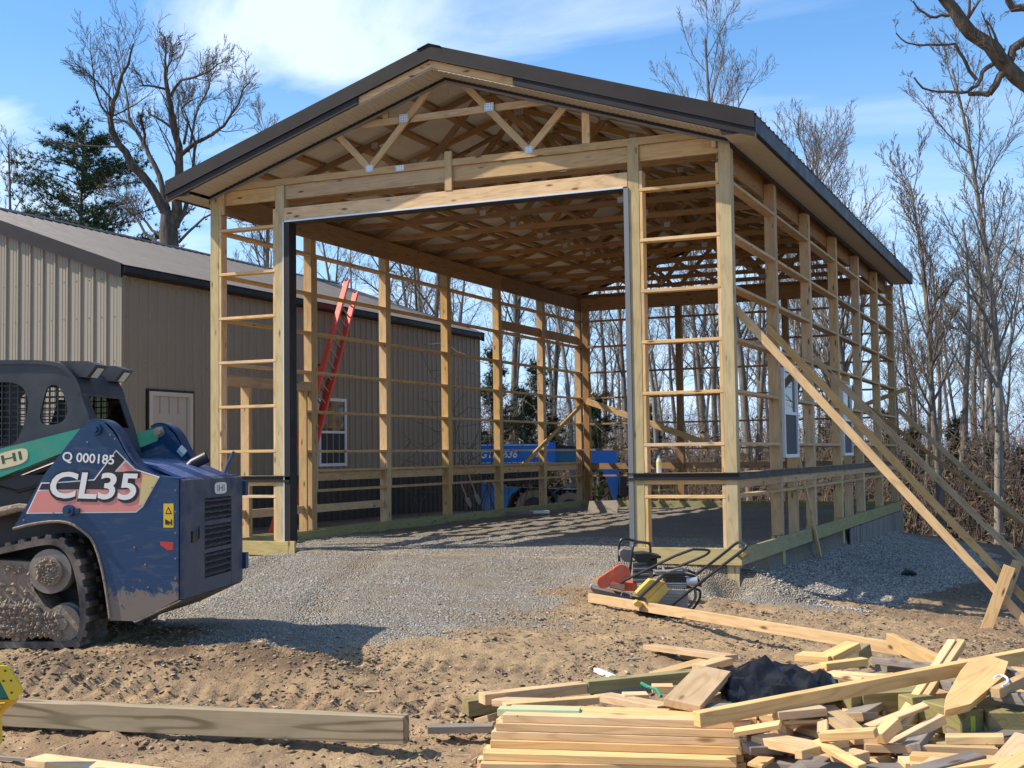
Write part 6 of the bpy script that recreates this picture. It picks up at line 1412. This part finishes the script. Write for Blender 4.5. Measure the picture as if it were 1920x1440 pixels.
f(1425, 1376, -.27, 1614, 1413, -.27, .14, .045, M_cut, 'bright flat board at the bottom middle of the heap')
f(1440, 1420, -.37, 1532, 1432, -.37, .14, .07, M_greyw, 'weathered grey beam end at the bottom edge'); f(1488, 1452, -.34, 1540, 1412, -.29, .12, .06, M_greyw, 'grey beam end crossing the weathered one')
f(1400, 1352, -.30, 1470, 1370, -.32, .12, .04, M_spf, 'shaded board end right of the neat stack'); f(1395, 1395, -.40, 1480, 1402, -.40, .10, .04, M_greyw, 'dark board lying on the dirt right of the neat stack')
f(1546, 1322, -.17, 1622, 1384, -.24, .11, .03, M_spf, 'torn plank slanting down in the middle of the heap'); f(1515, 1352, -.26, 1620, 1384, -.27, .24, .03, M_cut, 'splintered wide pale board in the middle of the heap')
f(1430, 1335, -.19, 1480, 1340, -.19, .10, .11, M_cut, 'wedge-shaped block under the long stud'); f(1450, 1330, -.16, 1540, 1322, -.15, .14, .04, M_spf, 'short brown plank under the long stud'); f(1470, 1346, -.20, 1535, 1322, -.17, .10, .05, M_spf, 'angled plank end below the short brown plank')
f(1618, 1372, -.22, 1660, 1374, -.22, .10, .05, M_cut, 'small pale block at the foot of the paired sticks'); f(1648, 1372, -.2, 1680, 1342, -.14, .06, .06, M_cut, 'pale upturned block beside the paired sticks')
f(1640, 1424, -.36, 1900, 1446, -.35, .12, .05, M_spf, 'board along the bottom right edge'); f(1690, 1424, -.30, 1740, 1424, -.30, .14, .06, M_cut, 'bright block on the board at the bottom edge'); f(1738, 1440, -.28, 1766, 1420, -.26, .10, .06, M_cut, 'brown block beside the bright block at the bottom edge')
f(1868, 1448, -.2, 1960, 1392, -.14, .10, .05, M_cut, 'pale board rising out of the lower right corner'); f(1598, 1395, -.3, 1650, 1448, -.34, .08, .04, M_cut, 'thin pale strip sliding to the bottom edge')
f(1757, 1270, -.12, 1812, 1284, -.13, .06, .05, M_greyw, 'grey stick end behind the pointed plank'); f(1862, 1292, -.10, 1960, 1308, -.10, .07, .05, M_greyw, 'grey board below the long stud at the right edge'); f(1866, 1290, -.07, 1975, 1238, .0, .05, .05, M_spf, 'stick crossing over the right edge')
f(1876, 1244, -.05, 1925, 1272, -.08, .04, .05, M_greyw, 'dark stick end right of the pointed plank tip'); f(1880, 1318, -.17, 1975, 1330, -.17, .08, .09, M_greyw, 'thick grey board end at the right edge'); f(1885, 1250, -.16, 1980, 1262, -.14, .10, .04, M_spf, 'pale board under the long stud at the right edge')
f(1650, 1262, -.22, 1760, 1300, -.24, .16, .04, M_spf, 'shaded board inside the heap under the long stud')
# filler boards deeper in the heap
rr = random.Random(12)
for i in range(84):
    u, v = rr.uniform(1440, 1950), rr.uniform(1270, 1450); z = rr.uniform(-.46, -.26); p = at(u, v, z=z); a_ = rr.uniform(-1.2, 1.2); L = rr.uniform(.25, .6); d_ = Rg*math.cos(a_)+Fw*math.sin(a_); w_ = rr.choice((.089, .089, .14))
    o = beam('board', p-d_*L/2, p+d_*L/2+Vector((0, 0, rr.uniform(-.04, .05))), w_, .038, Vector((0, 0, 1)).cross(d_)+Vector((0, 0, rr.uniform(-.25, .25))), rr.choice((M_cut, M_spf, M_spf, M_greyw, M_olive))); lab(o, 'board offcut lying deep inside the scrap lumber heap', 'board', 'offcuts buried in the scrap lumber heap')
for i in range(38):
    u, v = rr.uniform(1300, 1950), rr.uniform(1262, 1445); z = rr.uniform(-.36, -.14) if v > 1320 else rr.uniform(-.34, -.24); p = at(u, v, z=z); a_ = rr.uniform(-1.4, 1.4); L = rr.uniform(.18, .55); d_ = Rg*math.cos(a_)+Fw*math.sin(a_); 
    if (u < 1410 and v > 1300) or (u > 1690 and v > 1290): continue
    o = beam('stick', p-d_*L/2, p+d_*L/2+Vector((0, 0, rr.uniform(-.08, .10))), rr.choice((.038, .05, .07)), rr.choice((.018, .025, .038)), Vector((0, 0, 1)).cross(d_)+Vector((0, 0, rr.uniform(-.6, .6))), rr.choice((M_cut, M_cut, M_spf))); lab(o, 'thin pale stick tangled in the scrap lumber heap', 'stick', 'thin sticks tangled in the scrap lumber heap')
# pieces lying about
f(1117, 1252, -.40, 1151, 1266, -.40, .035, .03, M_white, 'white plastic trim piece lying on the dirt left of the heap', 'trim', group=None, name='trim_piece')
for i, (u, v, L, m) in enumerate(((668, 1292, .10, M_cut), (690, 1298, .14, M_cut), (1188, 1236, .12, M_greyw), (560, 1215, .1, M_spf))):
    p = gat(u, v, .02); o = beam('wood_chip', p-Rg*L/2, p+Rg*L/2+Fw*.02, .03, .012, Fw, m); tag(o, ['short pale splinter on the dirt above the treated timber', 'longer pale splinter beside the short one on the dirt', 'dark stick lying on the dirt by the scrap heap', 'small chip on the dirt right of the loader'][i], 'wood chip')
# black plastic sheet, crumpled over the boards
nU, nV = 17, 13; rp_ = np.random.RandomState(23); c0 = at(1452, 1262, z=-.12); us, vs = np.meshgrid(np.linspace(-1, 1, nU), np.linspace(-1, 1, nV))
us2 = us+rp_.uniform(-.045, .045, us.shape); vs2 = vs+rp_.uniform(-.06, .06, us.shape); sc_ = 1-.22*(np.abs(us)**3)*(np.abs(vs)**3); us2 = us2*sc_*(1+.08*vs); vs2 = vs2*sc_*(1-.25*us2*(vs2 > 0))
hh = .105*np.exp(-(((us+.15)/.42)**2+((vs-.45)/.5)**2))+.045*np.exp(-(((us-.5)/.5)**2+((vs+.1)/.6)**2))+rp_.uniform(-.034, .034, us.shape)
hh = hh-.16*np.clip(-vs-.35, 0, 1)-.16*np.clip(np.abs(us)-.80, 0, 1)
xs_ = np.array(c0)[None, None]+(np.array(Rg)*.345)[None, None]*us2[..., None]+(np.array(Fw)*.30)[None, None]*vs2[..., None]+np.array([0, 0, 1.])[None, None]*(hh[..., None]-.045)
idx = np.arange(nU*nV).reshape(nV, nU); T1 = []
for r1 in range(nV-1):
    for c1_ in range(nU-1):
        a_, b__, c_2, d_2 = idx[r1, c1_], idx[r1, c1_+1], idx[r1+1, c1_+1], idx[r1+1, c1_]
        T1 += [(a_, b__, c_2), (a_, c_2, d_2)] if rp_.rand() < .5 else [(a_, b__, d_2), (b__, c_2, d_2)]
FF_ = np.array(T1)
M_pl = mat('black_plastic', (.006, .006, .007), .30, 0, .35); t, NN, LL, b = nodes(M_pl); bump(t, noise(t, coord(t), 9, 3, .5, .8), .35, .02)
o = obj('plastic_sheet', mesh('plastic_sheet', xs_.reshape(-1, 3), FF_, M_pl, smooth=False)); tag(o, 'crumpled black plastic sheet thrown over the scrap lumber heap', 'plastic sheet'); sm = o.modifiers.new('solid', 'SOLIDIFY'); sm.thickness = .002
# green strap and curly shavings
mb = MB(); mb.tube([at(1203, 1281, z=-.16), at(1216, 1288, z=-.15), at(1232, 1293, z=-.16), at(1240, 1306, z=-.17)], .009, 6); o = mb.build('green_strap', mat('strap_green', (.01, .25, .13), .5), smooth=True); tag(o, 'short green strap lying among the offcuts left of the wide plank', 'strap')
mb = MB(); mb.tube([at(1876+14*math.cos(a_), 1276+10*math.sin(a_), z=-.04+.0*a_) for a_ in [k*.5-2.6 for k in range(9)]], .006, 6); o = mb.build('white_band', M_white, smooth=True); tag(o, 'curled white packing band around sticks at the right edge', 'band')
# dark tarp scrap at the edge of the gravel shoulder
p = gat(1703, 1077, .03); mb = MB(); mb.tube([p-Rg*.10, p-Rg*.03+Vector((0, 0, .03)), p+Rg*.06+Vector((0, 0, .02)), p+Rg*.12], [.02, .05, .045, .02], 8); o = mb.build('rubble_lump', M_black, smooth=True); tag(o, 'small black lump lying where the gravel shoulder meets the dirt', 'rubble')
# yellow and green tool at the left edge
D3 = 6.35; tl = root('tool_stand', 'corner of a yellow and green tool with dark screws at the left edge', 'tool', at(-30, 1370, z=-.43)); M_ty = mat('tool_yellow', (.70, .50, .04), .4); M_tg = mat('tool_green', (.0, .17, .13), .25); M_to = mat('tool_amber', (.68, .33, .01), .4)
def zt(x, y): return (x/12, 1230+y/12)
poly_px('side_plate', [zt(*q) for q in ((-700, 215), (180, 208), (250, 270), (380, 490), (480, 640), (540, 780), (460, 870), (380, 970), (300, 975), (240, 950), (20, 510), (-700, 510))], D3, -.02, .0, M_ty, tl)
poly_px('side_plate_lower', [zt(*q) for q in ((-700, 480), (10, 512), (240, 955), (-700, 960))], D3, .004, .03, M_tg, tl)
poly_px('foot_casting', [zt(*q) for q in ((-700, 985), (300, 970), (320, 1010), (250, 1120), (120, 1200), (0, 1310), (-700, 1900))], D3, -.015, .06, M_to, tl)
poly_px('body', [zt(*q) for q in ((-900, 230), (-200, 230), (-200, 2100), (-900, 2100))], D3, .0, .14, M_ty, tl)
mb = MB()
for (x, y) in ((155, 315), (115, 545), (285, 535), (300, 805)): c = at(*zt(x, y), d=D3)-Fw*.022; mb.cyl(c, Fw, .0052, .004, 12)
mb.build('screws', M_black, tl); 
mb = MB(); [mb.tube([at(*zt(-700, 1100+60*k), d=D3)-Fw*.02, at(*zt(150-60*k, 1040+70*k), d=D3)-Fw*.02], .004, 6) for k in range(3)]; mb.build('ribs', M_ty, tl)
